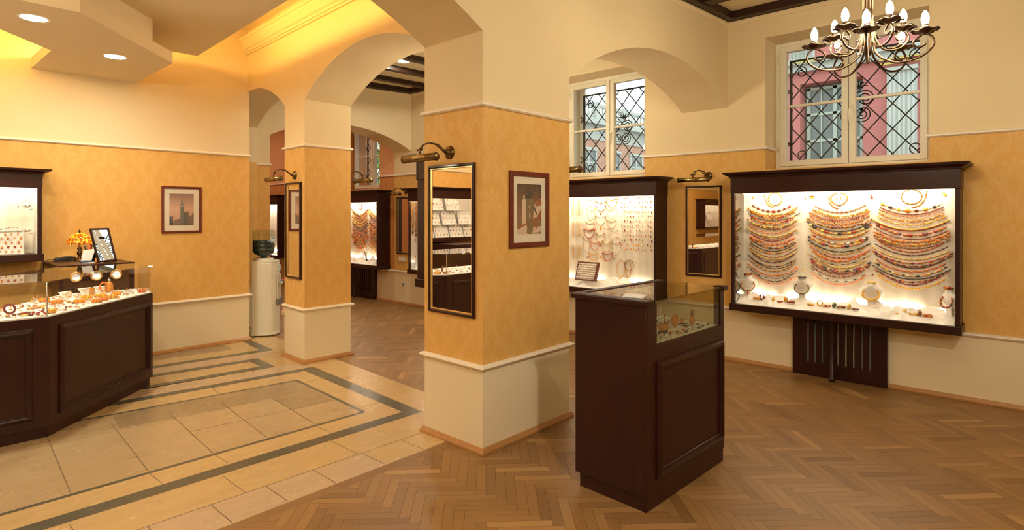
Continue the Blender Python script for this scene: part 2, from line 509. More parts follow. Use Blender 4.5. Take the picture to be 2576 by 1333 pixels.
mb = MB(); mb.sweep([(-3.5, 2.594), (3.485, 2.594), (XR, 2.385), (XR, -4.5)], cp)
mb.sweep([(XR, 2.89), (XR, 7.70), (3.43, f3(3.43)), (3.43, 3.17)], cp, side=-1)
struct(mb.build('trim_cove', M['plaster']))
# crown moulding of the hall
mb = MB()
mb.sweep([(fW2(7.03), 7.03), (fW2(3.17), 3.17)], [(0, 3.425), (.016, 3.428), (.020, 3.445), (.034, 3.452), (.037, 3.47), (.056, 3.485), (.078, 3.525), (.092, 3.545), (.094, 3.565), (.112, 3.575), (.114, 3.595), (0, 3.595)])
struct(mb.build('trim_crown', M['plaster']))
# rails and baseboards
chair = [(0, .525), (.014, .527), (.030, .543), (.026, .552), (.012, .560), (0, .562)]
upper = [(0, 2.204), (.012, 2.205), (.024, 2.214), (.022, 2.226), (.008, 2.236), (0, 2.238)]
upR = [(a, z-.04) for a, z in upper]
based = [(0, 0), (.026, 0), (.026, .012), (.014, .034), (0, .036)]
pP1 = ([(3.485, 3.05), (3.485, 2.594), (2.569, 2.594), (2.569, 3.17), (2.77, 3.17)], False, -1)
pP2 = ([(3.43, 5.492), (2.90, 5.492), (2.924, 5.97), (3.43, 5.97)], True, -1)
pL = ([(-6, 7.03), (3.0, 7.03), (3.0, 7.17)], False, 1)
pW3 = ([(3.43, f3(3.43)), (3.74, f3(3.74)), (3.74, f3(3.74)+.4)], False, 1)
pML = ([(-6, 2.594), (-.63, 2.594), (-.63, 3.17)], False, 1)
def rails(nm, prof, mat, paths):
    mb = MB()
    for p, c, s in paths: mb.sweep(p, prof, c, 0, s)
    return struct(mb.build(nm, mat))
for k, (nm, p) in enumerate((('pillar', pP1), ('pier', pP2), ('left', pL), ('far', pW3), ('middle_left', pML))):
    rails('trim_%d' % (k+1), chair, M['rail'], [p]); rails('trim_%d' % (k+11), upper, M['rail'], [p])
    rails('baseboard_'+nm, based, M['base'], [p])
full = ([(XR, -4.5), (XR, 8.16)], False, -1); fulld = ([(XR, 8.16), (XR, 15)], False, -1)
rails('trim_6', chair, M['rail'], [full, fulld]); rails('baseboard_right', based, M['base'], [full, fulld])
ur = []
ed = [-4.5]+[v for c in WC for v in (c-WH, c+WH)]+[15]
for i in range(0, len(ed), 2):
    a, b = ed[i], ed[i+1]; p = [(XR, a), (XR, b)]
    if i > 0: p = [(6.27, a)]+p
    if i < len(ed)-2: p = p+[(6.27, b)]
    ur.append((p, False, -1))
rails('trim_16', upR, M['rail'], ur)
# hanging ceiling of the hall: stepped cloud of plaster panels
ringp = [(-3.4, 4.84), (.92, 4.84), (1.80, 5.845), (1.806, 7.03), (.957, 7.03), (.97, 6.15), (.60, 5.72), (-3.4, 5.72)]
mb = MB(); mb.prism(ringp, 2.90, 3.0); struct(mb.build('ceiling_panel_lower', M['panel']))
boxp = [(-3.4, 4.97), (.86, 4.97), (1.602, 5.714), (1.62, 7.03), (1.15, 7.03), (1.15, 6.1), (.65, 5.58), (-3.4, 5.58)]
mb = MB(); mb.prism(boxp, 3.0, 3.22); struct(mb.build('ceiling_panel_step', M['panel']))
mb = MB(); mb.prism([(-3.4, 3.3), (2.125, 3.3), (2.296, 6.676), (-3.4, 6.80)], 3.22, 3.27); struct(mb.build('ceiling_panel_upper', M['panel']))
# stone floor
mb = MB(); SM = [M[k] for k in ('st_yel', 'st_field', 'st_dark', 'st_grey', 'st_pink', 'joint')]
Zf = .0002
def fl(pts, m, z): mb.poly([(x, y, z) for x, y in pts], m)
fl([(-6, 2.93), (2.60, 2.915), (3.13, 2.9), (3.13, 3.9), (3.215, 5.47), (3.28, 6.6), (3.30, 8.26), (2.70, 8.26), (2.70, 7.17), (-6, 7.1)], 0, 0)
def ext(p, q, x):  # point on line p-q at given x
    return (x, p[1]+(q[1]-p[1])*(x-p[0])/(q[0]-p[0]))
XL = -5.9
rA = ((.575, 3.534), (2.808, 3.488)); rB = ((.452, 3.646), (2.699, 3.601))
tA = ((1.525, 5.481), (2.90, 5.323)); tB = ((1.499, 5.385), (2.769, 5.238))
hl = ((.408, 3.872), (2.50, 3.820)); hh = ((1.433, 5.148), (2.561, 5.000))
# edge row (pinkish slabs) and outer rows
fl([(XL, 2.932), (2.60, 2.916), (2.60, 3.158), (.879, 3.20), (XL, 3.30)], 4, Zf)
fl([(2.08, 2.925), (2.60, 2.916), (2.60, 3.158), (2.05, 3.172)], 0, 2*Zf)
# field inside the thin line
fl([ext(*hl, XL), hl[1], hh[1], ext(*hh, XL)], 1, Zf)
# grey slabs of the field
fl([(1.9, 5.07), (2.54, 4.99), (2.52, 4.64), (1.88, 4.70)], 3, 2*Zf)
fl([(1.18, 5.17), (1.9, 5.07), (1.88, 4.70), (1.14, 4.80)], 3, 2*Zf)
fl([(2.514, 4.615), (2.175, 4.643), (2.157, 4.275), (2.489, 4.238)], 3, 2*Zf)
# pink field between upper band and strips
fl([ext(*tA, XL), (2.90, 5.325), (2.88, 5.55), ext((1.62, 5.70), (2.646, 5.585), XL)], 4, Zf)
fl([ext((1.76, 6.21), (2.69, 6.085), XL), (2.69, 6.085), (2.93, 6.27), ext((1.816, 6.41), (2.93, 6.27), XL)], 4, Zf)
# dark bands
def strip(a, b, c, d, z=3*Zf, m=2): fl([a, b, c, d], m, z)
strip(ext(*rA, XL), rA[1], rB[1], ext(*rB, XL))
strip(rA[1], tA[1], tB[1], rB[1])
strip(ext(*tB, XL), tB[1], tA[1], ext(*tA, XL))
off = lambda p, dx, dy: (p[0]+dx, p[1]+dy)
def thinline(p, q, w):
    d = Vector((q[0]-p[0], q[1]-p[1])).normalized(); n = Vector((-d.y, d.x))*w/2
    return [(p[0]-n.x, p[1]-n.y), (q[0]-n.x, q[1]-n.y), (q[0]+n.x, q[1]+n.y), (p[0]+n.x, p[1]+n.y)]
for a, b in ((ext(*hl, XL), hl[1]), (hl[1], hh[1]), (ext(*hh, XL), hh[1])): fl(thinline(a, b, .032), 2, 3*Zf)
# U shaped strip and corner strip
uo = (2.674, 6.067); ui = (2.561, 5.974); ub = (2.646, 5.601); uj = (2.55, 5.725)
strip(ext((1.726, 6.108), ui, XL), ui, uo, ext((1.75, 6.19), uo, XL)); strip(ub, uo, ui, uj); strip(ext((1.621, 5.734), ub, XL), ub, uj, ext((1.643, 5.814), uj, XL))
co = (2.959, 6.289); ci = (2.849, 6.41)
strip(ext((1.816, 6.424), co, XL), co, ci, ext((1.845, 6.529), ci, XL)); strip(co, (3.0, 7.0), (2.908, 7.0), ci)
fl([(2.667, 6.67), (2.695, 7.03), (-2, 7.03), (-2, 7.19-.0)], 3, Zf) if False else fl([(2.667, 6.67), (2.695, 7.03), (.6, 7.03), (.6, 6.93)], 3, 2*Zf)
# joints
def jt(p, q, w=.005, z=4*Zf): fl(thinline(p, q, w), 5, z)
for x in (-1.2, -.5, .2, .58, .875, 1.163, 1.449, 1.73, 2.06, 2.36): jt((x, 3.20-.022*(x-.88)), (x+.004, 2.932))
jt((XL, 3.30), (.879, 3.20), .004); jt((.879, 3.20), (2.58, 3.158), .004)
for x in (-.1, .623, 1.338, 2.033): jt((x, 3.50), (x+.004, 3.19), .004)
for x in (-.4, .35, 1.06, 1.42, 2.1): jt((x+.01, 3.65), (x, 3.86), .004)
for x, xx in ((.005, .06), (.33, .40), (.698, .765), (1.067, 1.127), (1.424, 1.486), (1.77, 1.85), (2.12, 2.175)): jt((x, 3.90-.03*(x-.7)), (xx, 4.95-.12*(xx-1.1) if xx < 2 else 4.66), .006)
jt((.0, 4.87), (2.54, 4.635), .004); jt((1.45, 4.37), (2.5, 4.24), .004)
for x in (1.2, 1.93): jt((x, 5.16-.13*(x-1.4)+.02), (x+.02, 5.40-.115*(x-1.5)), .004)
for y in (3.95, 4.42, 4.9): jt((2.53, y), (2.75, y-.05), .004)
for y in (3.6, 4.2, 4.75, 5.2): jt((2.85, y), (3.14, y-.04), .004)
for x in (1.9, 2.3): jt((x, 5.53), (x+.02, 5.60), .004)
jt((2.9, 5.42), (2.83, 5.47), .004); jt((2.83, 5.95), (2.74, 6.05), .004); jt((2.98, 6.29), (3.2, 6.27), .004)
struct(mb.build('floor', SM))
# oak herringbone
def in_poly(x, y, P):
    c = False; n = len(P)
    for i in range(n):
        x1, y1 = P[i]; x2, y2 = P[(i+1) % n]
        if (y1 > y) != (y2 > y) and x < (x2-x1)*(y-y1)/(y2-y1)+x1: c = not c
    return c
regA = [(-2.2, -2.6), (6.3, -2.6), (6.3, 3.2), (-2.2, 3.2)]
regB = [(2.9, 2.6), (6.3, 2.6), (6.3, 13.5), (2.9, 13.5)]
Wp, Lp = .0545, .327
a_ = Vector((.7071, -.7071)); b_ = Vector((-.7071, -.7071)); org = Vector((2.018, 2.86))
vs = []; fs = []; tint = []; uvs = []
pr = random.Random(11)
def plank(o, d, e):
    g = .0007
    p = [o+d*g+e*g, o+d*(Lp-g)+e*g, o+d*(Lp-g)+e*(Wp-g), o+d*g+e*(Wp-g)]
    ctr = (p[0]+p[2])/2
    if not (in_poly(ctr.x, ctr.y, regA) or in_poly(ctr.x, ctr.y, regB)): return
    k = len(vs)
    vs.extend((q.x, q.y, -.0008) for q in p); 
    f = (k, k+1, k+2, k+3) if d.cross(e) > 0 else (k+3, k+2, k+1, k)
    fs.append(f)
    t = min(1, max(0, pr.gauss(.5, .24))); t2 = pr.random()
    u0, v0 = pr.random()*9, pr.random()*9
    q4 = [(u0, v0), (u0+Lp, v0), (u0+Lp, v0+Wp), (u0, v0+Wp)]
    uvs.extend(q4 if d.cross(e) > 0 else q4[::-1]); tint.append((t, t2, 0, 1))
for m in range(-40, 60):
    for k in range(-260, 260):
        hx, hy = k*Wp+m*Lp, k*Wp-m*Lp
        o = org+a_*hx+b_*hy
        if -2.8 < o.x < 6.6 and -3.2 < o.y < 14: plank(o, a_, b_)
        vx, vy = k*Wp+Lp+m*Lp, k*Wp+Wp-Lp-m*Lp
        o = org+a_*vx+b_*vy
        if -2.8 < o.x < 6.6 and -3.2 < o.y < 14: plank(o, b_, a_)
# straight border planks along the stone
def border(p, q, w, n):
    P, Q = Vector(p), Vector(q); d = (Q-P)/n; e = Vector((d.y, -d.x)).normalized()*w
    for i in range(n):
        o = P+d*i; k = len(vs); g = d*.003
        for c in (o+g, o+e+g, o+d+e-g*0, o+d): vs.append((c.x, c.y, -.0003))
        fs.append((k, k+1, k+2, k+3)); L = d.length; u0 = pr.random()*9
        uvs.extend([(u0, 0), (u0, w), (u0+L, w), (u0+L, 0)]); tint.append((pr.uniform(.3, .6), pr.random(), 0, 1))
border((-3, 2.936), (2.66, 2.914), .075, 6)
border((3.34, 8.2), (3.285, 6.6), -.07, 2); border((3.285, 6.6), (3.215, 5.44), -.07, 2); border((3.215, 5.44), (3.13, 3.9), -.07, 2); border((3.13, 3.9), (3.13, 3.1), -.07, 1)
me = bpy.data.meshes.new('floor_parquet'); me.from_pydata(vs, [], fs); me.materials.append(M['parquet'])
uvl = me.uv_layers.new(name='UVMap')
uvl.data.foreach_set('uv', [c for q in uvs for c in q])
ca = me.color_attributes.new('tint', 'FLOAT_COLOR', 'CORNER')
ca.data.foreach_set('color', [c for t in tint for _ in range(4) for c in t])
me.update(); o = bpy.data.objects.new('floor_parquet', me); COL.objects.link(o); struct(o)
mb = MB(); mb.box(-6.3, XO, -4.8, 15.3, -.15, -.0022); struct(mb.build('floor_base', M['gap']))
# ------------------------------------------------------------------ windows, grilles and what lies outside
def make_window(n, yc):
    w = bpy.data.objects.new('window_%d' % n, None); COL.objects.link(w); w['kind'] = 'structure'
    place(w, (6.28, yc, WZ0), RX)
    H_ = WZ1-WZ0
    def frame(mb, x0, x1, z0, z1, t, y0, y1):
        mb.box(x0, x0+t, y0, y1, z0, z1); mb.box(x1-t, x1, y0, y1, z0, z1); mb.box(x0+t, x1-t, y0, y1, z0, z0+t); mb.box(x0+t, x1-t, y0, y1, z1-t, z1)
    mb = MB(); frame(mb, -WH, WH, 0, H_, .052, 0, .07); mb.build('frame', M['win'], w, .004)
    for sx in (-1, 1):
        x0, x1 = (-.622, -.004) if sx < 0 else (.004, .622)
        mb = MB(); frame(mb, x0, x1, .045, H_-.045, .056, -.022, .045)
        i0, i1 = x0+.056, x1-.056
        mb.box(i0, i1, -.012, .03, .655-.013, .655+.013)
        s_ = mb.build('sash', M['win'], w, .005)
        mb = MB(); mb.box(i0-.004, i1+.004, .008, .014, .095, H_-.095); mb.build('pane', M['wglass'], s_)
        mb = MB()
        for z in (.22, 1.10): mb.tube([(sx*.63, -.024, z), (sx*.63, -.024, z+.07)], .008, 8)
        mb.build('hinge', M['win'], s_)
    mb = MB(); mb.box(.008, .034, -.034, -.022, .50, .60); mb.tube([(.021, -.03, .575), (.021, -.06, .575), (.018, -.064, .555), (.010, -.064, .44)], .008, 8)
    mb.build('handle', M['win'], w, .002)
    return w
for i, yc in enumerate(WC): make_window(i+1, yc)
def spiral(cx, cz, r0, r1, turns, a0, y=0, n=40, d=1):
    return [(cx+(r0+(r1-r0)*i/n)*math.cos(a0+d*turns*2*PI*i/n), y, cz+(r0+(r1-r0)*i/n)*math.sin(a0+d*turns*2*PI*i/n)) for i in range(n+1)]
def make_grille():
    g = thing('window_grille', '', 'window grille')
    x1, z0, z1 = .605, .04, 1.19
    mb = MB()
    for x in (-x1, x1): mb.box(x-.012, x+.012, -.010, .010, z0-.03, z1)
    mb.box(-x1, x1, -.008, .008, z1-.018, z1); mb.box(-x1, x1, -.008, .008, z0, z0+.014)
    mb.build('border_bar', M['iron'], g)
    mb = MB(); a, b = .208, .243
    for k in range(-12, 14):
        for sg in (1, -1):
            # line x/a + sg*z/b = k/1 -> clip
            pts = []
            c = (k+.5)*1.0
            def fz(x): return (c-x/a)*b*sg+.62
            P = [(-x1, fz(-x1)), (x1, fz(x1))]
            (xa, za), (xb, zb) = P
            t0, t1 = 0., 1.; dz = zb-za
            lo, hi = sorted(((z0-za)/dz, (z1-za)/dz)); t0, t1 = max(0, lo), min(1, hi)
            if t1-t0 < .02: continue
            y = .004*sg
            mb.tube([(xa+(xb-xa)*t0, y, za+dz*t0), (xa+(xb-xa)*t1, y, za+dz*t1)], .0062, 6)
    mb.build('lattice', M['iron'], g)
    mb = MB()
    for cx, cz, a0, d in ((.085, .70, 2.2, -1), (.06, .545, 4.2, 1), (-.085, .70, .9, 1), (-.06, .545, 5.2, -1)):
        mb.tube(spiral(cx, cz, .078, .012, 2.1, a0, -.012, 46, d), .0062, 6)
    for sx in (-1, 1):
        for cz, d in ((1.05, 1), (.18, -1)):
            mb.tube(spiral(sx*.50, cz, .06, .018, 1.1, PI/2 if d > 0 else -PI/2, -.01, 24, sx*d), .006, 6)
    mb.build('scroll', M['iron'], g)
    mb = MB()
    for k in range(5):
        a = -1.0+k*.5; mb.tube([(.03, -.012, .80), (.03+.05*math.sin(a), -.014, .80+.05*math.cos(a)), (.03+.085*math.sin(a*1.3), -.016, .80+.075*math.cos(a*1.3))], [.006, .008, .003], 6)
    for sx in (-1, 1):
        for z in (.86, .30):
            for q in (-1, 1): mb.tube([(sx*x1, -.01, z), (sx*(x1+.035), -.01, z+.02*q), (sx*(x1+.045), -.01, z+.055*q)], [.009, .008, .003], 6)
            for zz in range(6): mb.ball((sx*(x1-.012), -.008, .12+zz*.18), .012, 6, 4)
    mb.build('leaf_ornament', M['iron'], g)
    return g
gl = ['black iron lattice grille outside the window facing the pink house', 'black iron lattice grille outside the window facing the brick house',
      'black iron lattice grille behind the far case seen only in the desk mirror', 'black iron lattice grille against green leaves at the far window']
gr = make_grille()
for i, yc in enumerate(WC):
    if i == 0: o = gr; place(o, (6.56, yc, WZ0), RX); o['label'] = gl[0]; o['group'] = 'iron window grilles'
    else: dup(gr, gl[i], (6.56, yc, WZ0), RX, 'iron window grilles')
# pink house across the street
def brick(name):
    m, nt, b = newmat(name)
    tc = nt.nodes.new('ShaderNodeTexCoord'); mp = scaled(nt, tc.outputs['Object'], 1, 1, 1)
    br = nt.nodes.new('ShaderNodeTexBrick'); br.inputs['Scale'].default_value = 3.2
    br.inputs['Color1'].default_value = (.55, .24, .15, 1); br.inputs['Color2'].default_value = (.66, .36, .25, 1); br.inputs['Mortar'].default_value = (.70, .58, .48, 1)
    sx = nt.nodes.new('ShaderNodeSeparateXYZ'); cx = nt.nodes.new('ShaderNodeCombineXYZ')
    nt.links.new(mp, sx.inputs[0]); nt.links.new(sx.outputs[0], cx.inputs[0]); nt.links.new(sx.outputs[2], cx.inputs[1]); nt.links.new(cx.outputs[0], br.inputs[0])
    nt.links.new(br.outputs[0], b.inputs['Base Color']); setc(b, rough=.9); return m
M['brick'] = brick('brick_facade'); M['pink'] = plain('pink_render', (.62, .235, .215), .85, spec=.2); M['pgrey'] = plain('pale_grey_stone', (.60, .63, .58), .8, spec=.2)
M['pgreen'] = plain('green_window_frame', (.52, .64, .55), .6); M['dglass'] = plain('dark_window_glass', (.20, .24, .23), .1); M['ochre'] = plain('ochre_line', (.70, .55, .12), .6)
M['asph'] = plain('street', (.22, .21, .20), .9)
root = thing('pink_house', 'pink rendered house with grey fluted pilaster and green framed window', 'building', (14, 2, 0))
def at(mb): return mb.xf(Matrix.Translation((-14, -2, 0)))
mb = MB(); y0, y1 = -7, 5.2
mb.box(14, 14.8, y0, 2.71, 0, 4.70); mb.box(14, 14.8, 3.95, y1, 0, 4.70); mb.box(14, 14.8, 2.71, 3.95, 0, 2.5); mb.box(14, 14.8, 2.71, 3.95, 4.44, 4.70); mb.box(14.42, 14.8, 2.71, 3.95, 2.5, 4.44)
mb.box(14, 14.8, y0, y1, 4.95, 9); at(mb).build('wall', M['pink'], root)
mb = MB(); mb.box(13.75, 14.8, y0, y1, 4.84, 4.95); mb.box(13.86, 14.8, y0, y1, 4.70, 4.84); at(mb).build('cornice', M['pgrey'], root)
mb = MB(); mb.box(13.84, 13.87, y0, 2.4, 4.66, 4.69); mb.box(13.80, 13.83, y0, 2.4, 4.56, 4.60)
for k in range(9): mb.box(13.73, 13.76, 3.55+k*.065, 3.59+k*.065, 4.86, 4.90)
at(mb).build('gilt_line', M['ochre'], root)
for ya, za, zb in ((1.78, 0, 4.5), (3.66, 4.95, 9), (-1.4, 0, 4.5)):
    mb = MB(); mb.box(13.90, 14.02, ya-.02, ya+.49, za, zb)
    for k in range(6): mb.tube([(13.895, ya+.035+k*.08, za), (13.895, ya+.035+k*.08, zb-.1)], .024, 8)
    mb.box(13.84, 14.02, ya-.04, ya+.51, zb-.08, zb)
    at(mb).build('pilaster', M['pgrey'], root)
mb = MB()
for a, b in ((2.78, 2.83), (3.28, 3.36), (3.82, 3.90)): mb.box(14.32, 14.38, a, b, 2.55, 4.40)
for z in (2.55, 3.15, 3.75, 4.33): mb.box(14.32, 14.37, 2.78, 3.90, z, z+.06)
for a in (3.03, 3.58): mb.box(14.33, 14.36, a, a+.03, 2.55, 4.4)
f_ = at(mb).build('window_frame', M['pgreen'], root)
mb = MB(); mb.box(14.37, 14.40, 2.72, 3.94, 2.5, 4.44); at(mb).build('window_pane', M['dglass'], f_)
# brick house with balustrade
root = thing('brick_house', 'brick house with pale frieze and stone balustrade on its roof', 'building', (36, 22, 0))
def at(mb): return mb.xf(Matrix.Translation((-36, -22, 0)))
mb = MB(); mb.box(22, 60, 22, 30, 0, 6.5); at(mb).build('wall', M['brick'], root)
mb = MB(); mb.box(21.8, 60, 21.9, 30, 6.5, 7.45); mb.box(21.6, 60, 21.3, 30, 7.45, 7.75); at(mb).build('frieze', M['pgrey'], root)
mb = MB()
mb.box(21.7, 60, 21.55, 21.85, 8.65, 8.85); mb.box(21.7, 60, 21.6, 21.8, 7.75, 7.9)
k = 0
x = 22.
while x < 58:
    if k % 8 == 0: mb.box(x-.22, x+.22, 21.5, 21.9, 7.75, 8.95)
    else: mb.lathe([(.06, 7.9), (.11, 8.05), (.06, 8.35), (.05, 8.65)], 6, (x, 21.7, 0))
    x += .42; k += 1
at(mb).build('balustrade', M['pgrey'], root)
for xa in (24.5, 27.7, 30.9, 33.9, 37.0, 40.4, 43.6, 47, 50.5):
    mb = MB(); mb.box(xa-.15, xa, 21.9, 22.05, 3.9, 5.85); mb.box(xa+1.5, xa+1.65, 21.9, 22.05, 3.9, 5.85); mb.box(xa-.2, xa+1.7, 21.85, 22.05, 5.75, 5.95); mb.box(xa+.68, xa+.82, 21.93, 22.05, 3.9, 5.85); mb.box(xa, xa+1.5, 21.95, 22.05, 4.9, 5.0)
    f_ = at(mb).build('window_frame', M['pgrey'], root)
    mb = MB(); mb.box(xa, xa+1.5, 21.96, 22.02, 3.9, 5.8); at(mb).build('window_pane', M['dglass'], f_)
# tree at the far window
m, nt, b = newmat('leaves'); g_, x_, y_, z_ = pos(nt)
nt.links.new(ramp(nt, noise(nt, 3, 2), [(.3, (.08, .22, .02)), (.7, (.30, .52, .06))]), b.inputs['Base Color']); setc(b, rough=.6); M['leaf'] = m
root = thing('leafy_tree', 'leafy green tree outside the far window', 'tree', (11.5, 17.5, 0))
mb = MB(); rr = random.Random(3)
for k in range(3600):
    a, u, q = rr.uniform(0, 2*PI), rr.uniform(-1, 1), rr.random()**.4
    c = Vector((math.cos(a)*math.sqrt(1-u*u)*2.6*q, math.sin(a)*math.sqrt(1-u*u)*3.4*q, 3.6+u*2.6*q))
    d = Vector((rr.uniform(-1, 1), rr.uniform(-1, 1), rr.uniform(-1, 1))).normalized(); e = d.orthogonal().normalized(); s_ = rr.uniform(.08, .16)
    mb.quad(c-d*s_, c-e*s_*.6, c+d*s_, c+e*s_*.6)
mb.build('foliage', M['leaf'], root)
mb = MB(); mb.tube([(0, 0, 0), (.05, 0, 1.5), (0, .1, 3.5)], [.2, .16, .1], 8); mb.build('trunk', M['bronze'], root)
mb = MB(); mb.box(XO+.001, 62, -8, 30, -.3, -.05); struct(mb.build('ground_street', M['asph']))
# ------------------------------------------------------------------ wall showcases
def make_case(label, L, loc, rz, hz, group, depth=.26, shelves=(), panes=2, tubes=('top', 'bottom'), lining='mirror'):
    """hz = (sill top, frieze bottom, frieze top, cornice top)"""
    c = thing('wall_showcase', label, 'showcase', loc, rz, group)
    h1, h2, h3, h4 = hz; a = L/2; d = depth
    mb = MB(); mb.box(-a-.012, a+.012, -d-.018, 0, 0, h1); mb.build('sill', M['mahog_h'], c, .004)
    mb = MB(); mb.box(-a-.004, a+.004, -d-.012, -d+.010, h2, h3); mb.box(-a-.004, -a+.018, -d+.010, 0, h2, h3); mb.box(a-.018, a+.004, -d+.010, 0, h2, h3); mb.build('frieze', M['mahog_h'], c, .003)
    p = [(0, h3), (.010, h3), (.012, h3+.012), (.022, h3+.016), (.046, h4-.022), (.058, h4-.018), (.062, h4), (0, h4)]
    mb = MB(); mb.sweep([(-a-.004, 0), (-a-.004, -d-.012), (a+.004, -d-.012), (a+.004, 0)], p); mb.box(-a, a, -d, 0, h3, h4-.002); mb.build('cornice', M['mahog_h'], c)
    for s_ in (-1, 1):
        mb = MB(); x0, x1 = sorted((s_*a, s_*(a-.03)))
        mb.box(x0, x1, -d, 0, h1, h2); st = mb.build('side_panel', M['mahogany'], c, .003)
        mb = MB(); x0, x1 = sorted((s_*(a-.03), s_*(a-.034))); mb.box(x0, x1, -d+.03, -.014, h1, h2); mb.build('side_lining', M[lining], st)
    mb = MB(); mb.box(-a+.018, a-.018, -.012, 0, h1, h3); mb.build('back_board', M['board'], c)
    n = panes; w = (L-.068)/n
    for k in range(n):
        x0 = -a+.034+k*w; y = -d+.012+.008*(k % 2)
        mb = MB(); mb.box(x0-.004, x0+w+.004, y, y+.005, h1, h2); mb.build('glass_pane', M['glass'], c)
    for z in shelves:
        mb = MB(); mb.box(-a+.04, a-.04, -d+.05, -.02, z-.004, z+.004); sh = mb.build('glass_shelf', M['glass'], c)
        mb = MB()
        for x in (-a+.045, a-.045): mb.tube([(x, -.10, z-.008), (x+(.02 if x < 0 else -.02), -.10, z-.008)], .006, 6)
        mb.build('shelf_pin', M['steel'], sh)
    if 'top' in tubes:
        mb = MB(); mb.tube([(-a+.06, -d+.075, h2+.035), (a-.06, -d+.075, h2+.035)], .013, 8); mb.build('light_tube', M['tube'], c)
    if 'bottom' in tubes:
        mb = MB(); mb.tube([(-a+.06, -.024, h1+.078), (a-.06, -.024, h1+.078)], .007, 8); mb.build('light_tube', M['tube'], c)
    return c
HR = (.068, 1.155, 1.31, 1.362); HL = (.067, .672, .80, .845)
ZR, ZL = .567, 1.087
Y1c, Y2c, Y3c, Y4c, Y5c = 1.343, 3.963, 6.54, 9.19, 12.85
g_ = 'large lit wall showcases along the window wall'
CASE1 = make_case('wide lit showcase full of bead necklaces under the window with the pink house', 1.80, (XR, Y1c, ZR), RX, HR, g_)
CASE2 = make_case('lit showcase with rows of pendants behind the freestanding counter', 1.80, (XR, Y2c, ZR), RX, HR, g_)
CASE3 = dup(CASE2, 'lit showcase whose end shows beside the main pillar mirror', (XR, Y3c, ZR), RX, g_)
CASE4 = dup(CASE2, 'lit necklace showcase under the far window with green leaves', (XR, Y4c, ZR), RX, g_)
CASE5 = dup(CASE2, 'far showcase sliver seen past the water cooler', (XR, Y5c, ZR), RX, g_)
g2 = 'low wall showcases with glass shelves'
CASEL = make_case('showcase with glass shelves on the left wall above the corner counter', 2.9, (-.45, 7.03, ZL), 0, HL, g2, shelves=(.262, .486), tubes=('top',), panes=3, lining='white')
CASEM = make_case('glass shelf showcase seen only in the mirror beside the wide showcase', 2.2, (-4.55, 7.03, ZL), 0, HL, g2, shelves=(.262, .486), tubes=('top',), panes=2, lining='white')
CASEP = make_case('dark showcase edge peeking out behind the main pillar', .76, (3.09, 3.17, .975), PI, (.062, .80, .94, .985), g2, tubes=('top',), panes=1, lining='white')
def CW(case, x, y, z):
    return case.matrix_basis @ Vector((x, y, z))
for c in (CASE1, CASE2, CASE3, CASE4, CASE5, CASEL, CASEM, CASEP): c.matrix_basis = Matrix.Translation(c.location) @ Matrix.Rotation(c.rotation_euler.z, 4, 'Z')
# satin cloth on the case floors
def satin(seed, L=1.72, zb=.135, zf=.075):
    r = random.Random(seed); nx, ny = 130, 14; vs = []; fs = []
    ridges = [(r.uniform(-L/2, L/2), r.uniform(0, 1), r.uniform(-1.1, 1.1), r.uniform(.05, .15), r.uniform(.012, .030)) for _ in range(46)]
    for i in range(nx+1):
        x = -L/2+L*i/nx
        for j in range(ny+1):
            t = j/ny; y = -.015-.20*t
            z = zb+(zf-zb)*t**2.2
            for cx, ct, an, w, h in ridges:
                u = (x-cx)*math.cos(an)+(t-ct)*.2*math.sin(an); v = -(x-cx)*math.sin(an)+(t-ct)*.2*math.cos(an)
                z += h*(math.exp(-(v/.010)**2)*.6+math.exp(-(v/.026)**2)*.5)*math.exp(-(u/w)**2)
            if j == ny: z = .069
            vs.append((x, y-(.02 if j == ny else 0), z))
    for i in range(nx):
        for j in range(ny):
            a = i*(ny+1)+j; fs.append((a, a+1, a+ny+2, a+ny+1))
    mb = MB(); mb.add(vs, fs, 0, True)
    return mb
for i, (c, where) in enumerate(((CASE1, 'wide showcase under the nearest window'), (CASE2, 'showcase behind the freestanding counter'), (CASE3, 'showcase beside the main pillar mirror'), (CASE4, 'far showcase under the green window'))):
    o = satin(5+i, zb=.135 if i != 1 else .15).build('satin_cloth', M['satin'])
    o.matrix_basis = c.matrix_basis.copy(); tag(o, 'crumpled white satin cloth lining the floor of the '+where, 'cloth', 'satin cloths in the showcases')
# frames around radiators under the cases
def radiator_cover(yc, label):
    c = thing('radiator_cover', label, 'radiator cover', (XR, yc, 0), RX, 'slatted radiator covers')
    a = .385; d = .055
    mb = MB(); mb.box(-a, -a+.085, -d, 0, 0, .566); mb.box(a-.085, a, -d, 0, 0, .566); mb.box(-a+.085, a-.085, -d, 0, 0, .125); mb.box(-a+.085, a-.085, -d, 0, .53, .566)
    mb.build('frame', M['mahogany'], c, .003)
    n = 10; w = (2*a-.17)/(2*n-1)
    for k in range(n):
        if k in (0, n-1): pass
        x = -a+.085+w*(2*k-.0)+w*.0
        mb = MB(); mb.box(x-w*.15+w*.0, x+w*1.15, -d+.004, -.01, .125, .53)
        mb.build('slat', M['mahogany'], c)
    mb = MB()
    for k in range(12): mb.box(-a+.05+k*.058, -a+.08+k*.058, -.028, -.002, .08, .50)
    mb.build('radiator', M['rub'], c)
    return c
r1 = radiator_cover(1.345, 'dark slatted radiator cover below the wide necklace showcase')
r2 = dup(r1, 'dark slatted radiator cover below the far showcase', (XR, 9.06, 0), RX, 'slatted radiator covers')
def case_leg(y, label):
    mb = MB(); mb.lathe([(.026, 0), (.026, .03), (.020, .035), (.020, .56), (.023, .566)], 14)
    o = mb.build('support_leg', M['mahogany']); place(o, (5.81, y, 0)); tag(o, label, 'leg', 'round legs propping the showcases')
case_leg(1.37, 'round dark leg propping the wide showcase in front of its radiator cover')
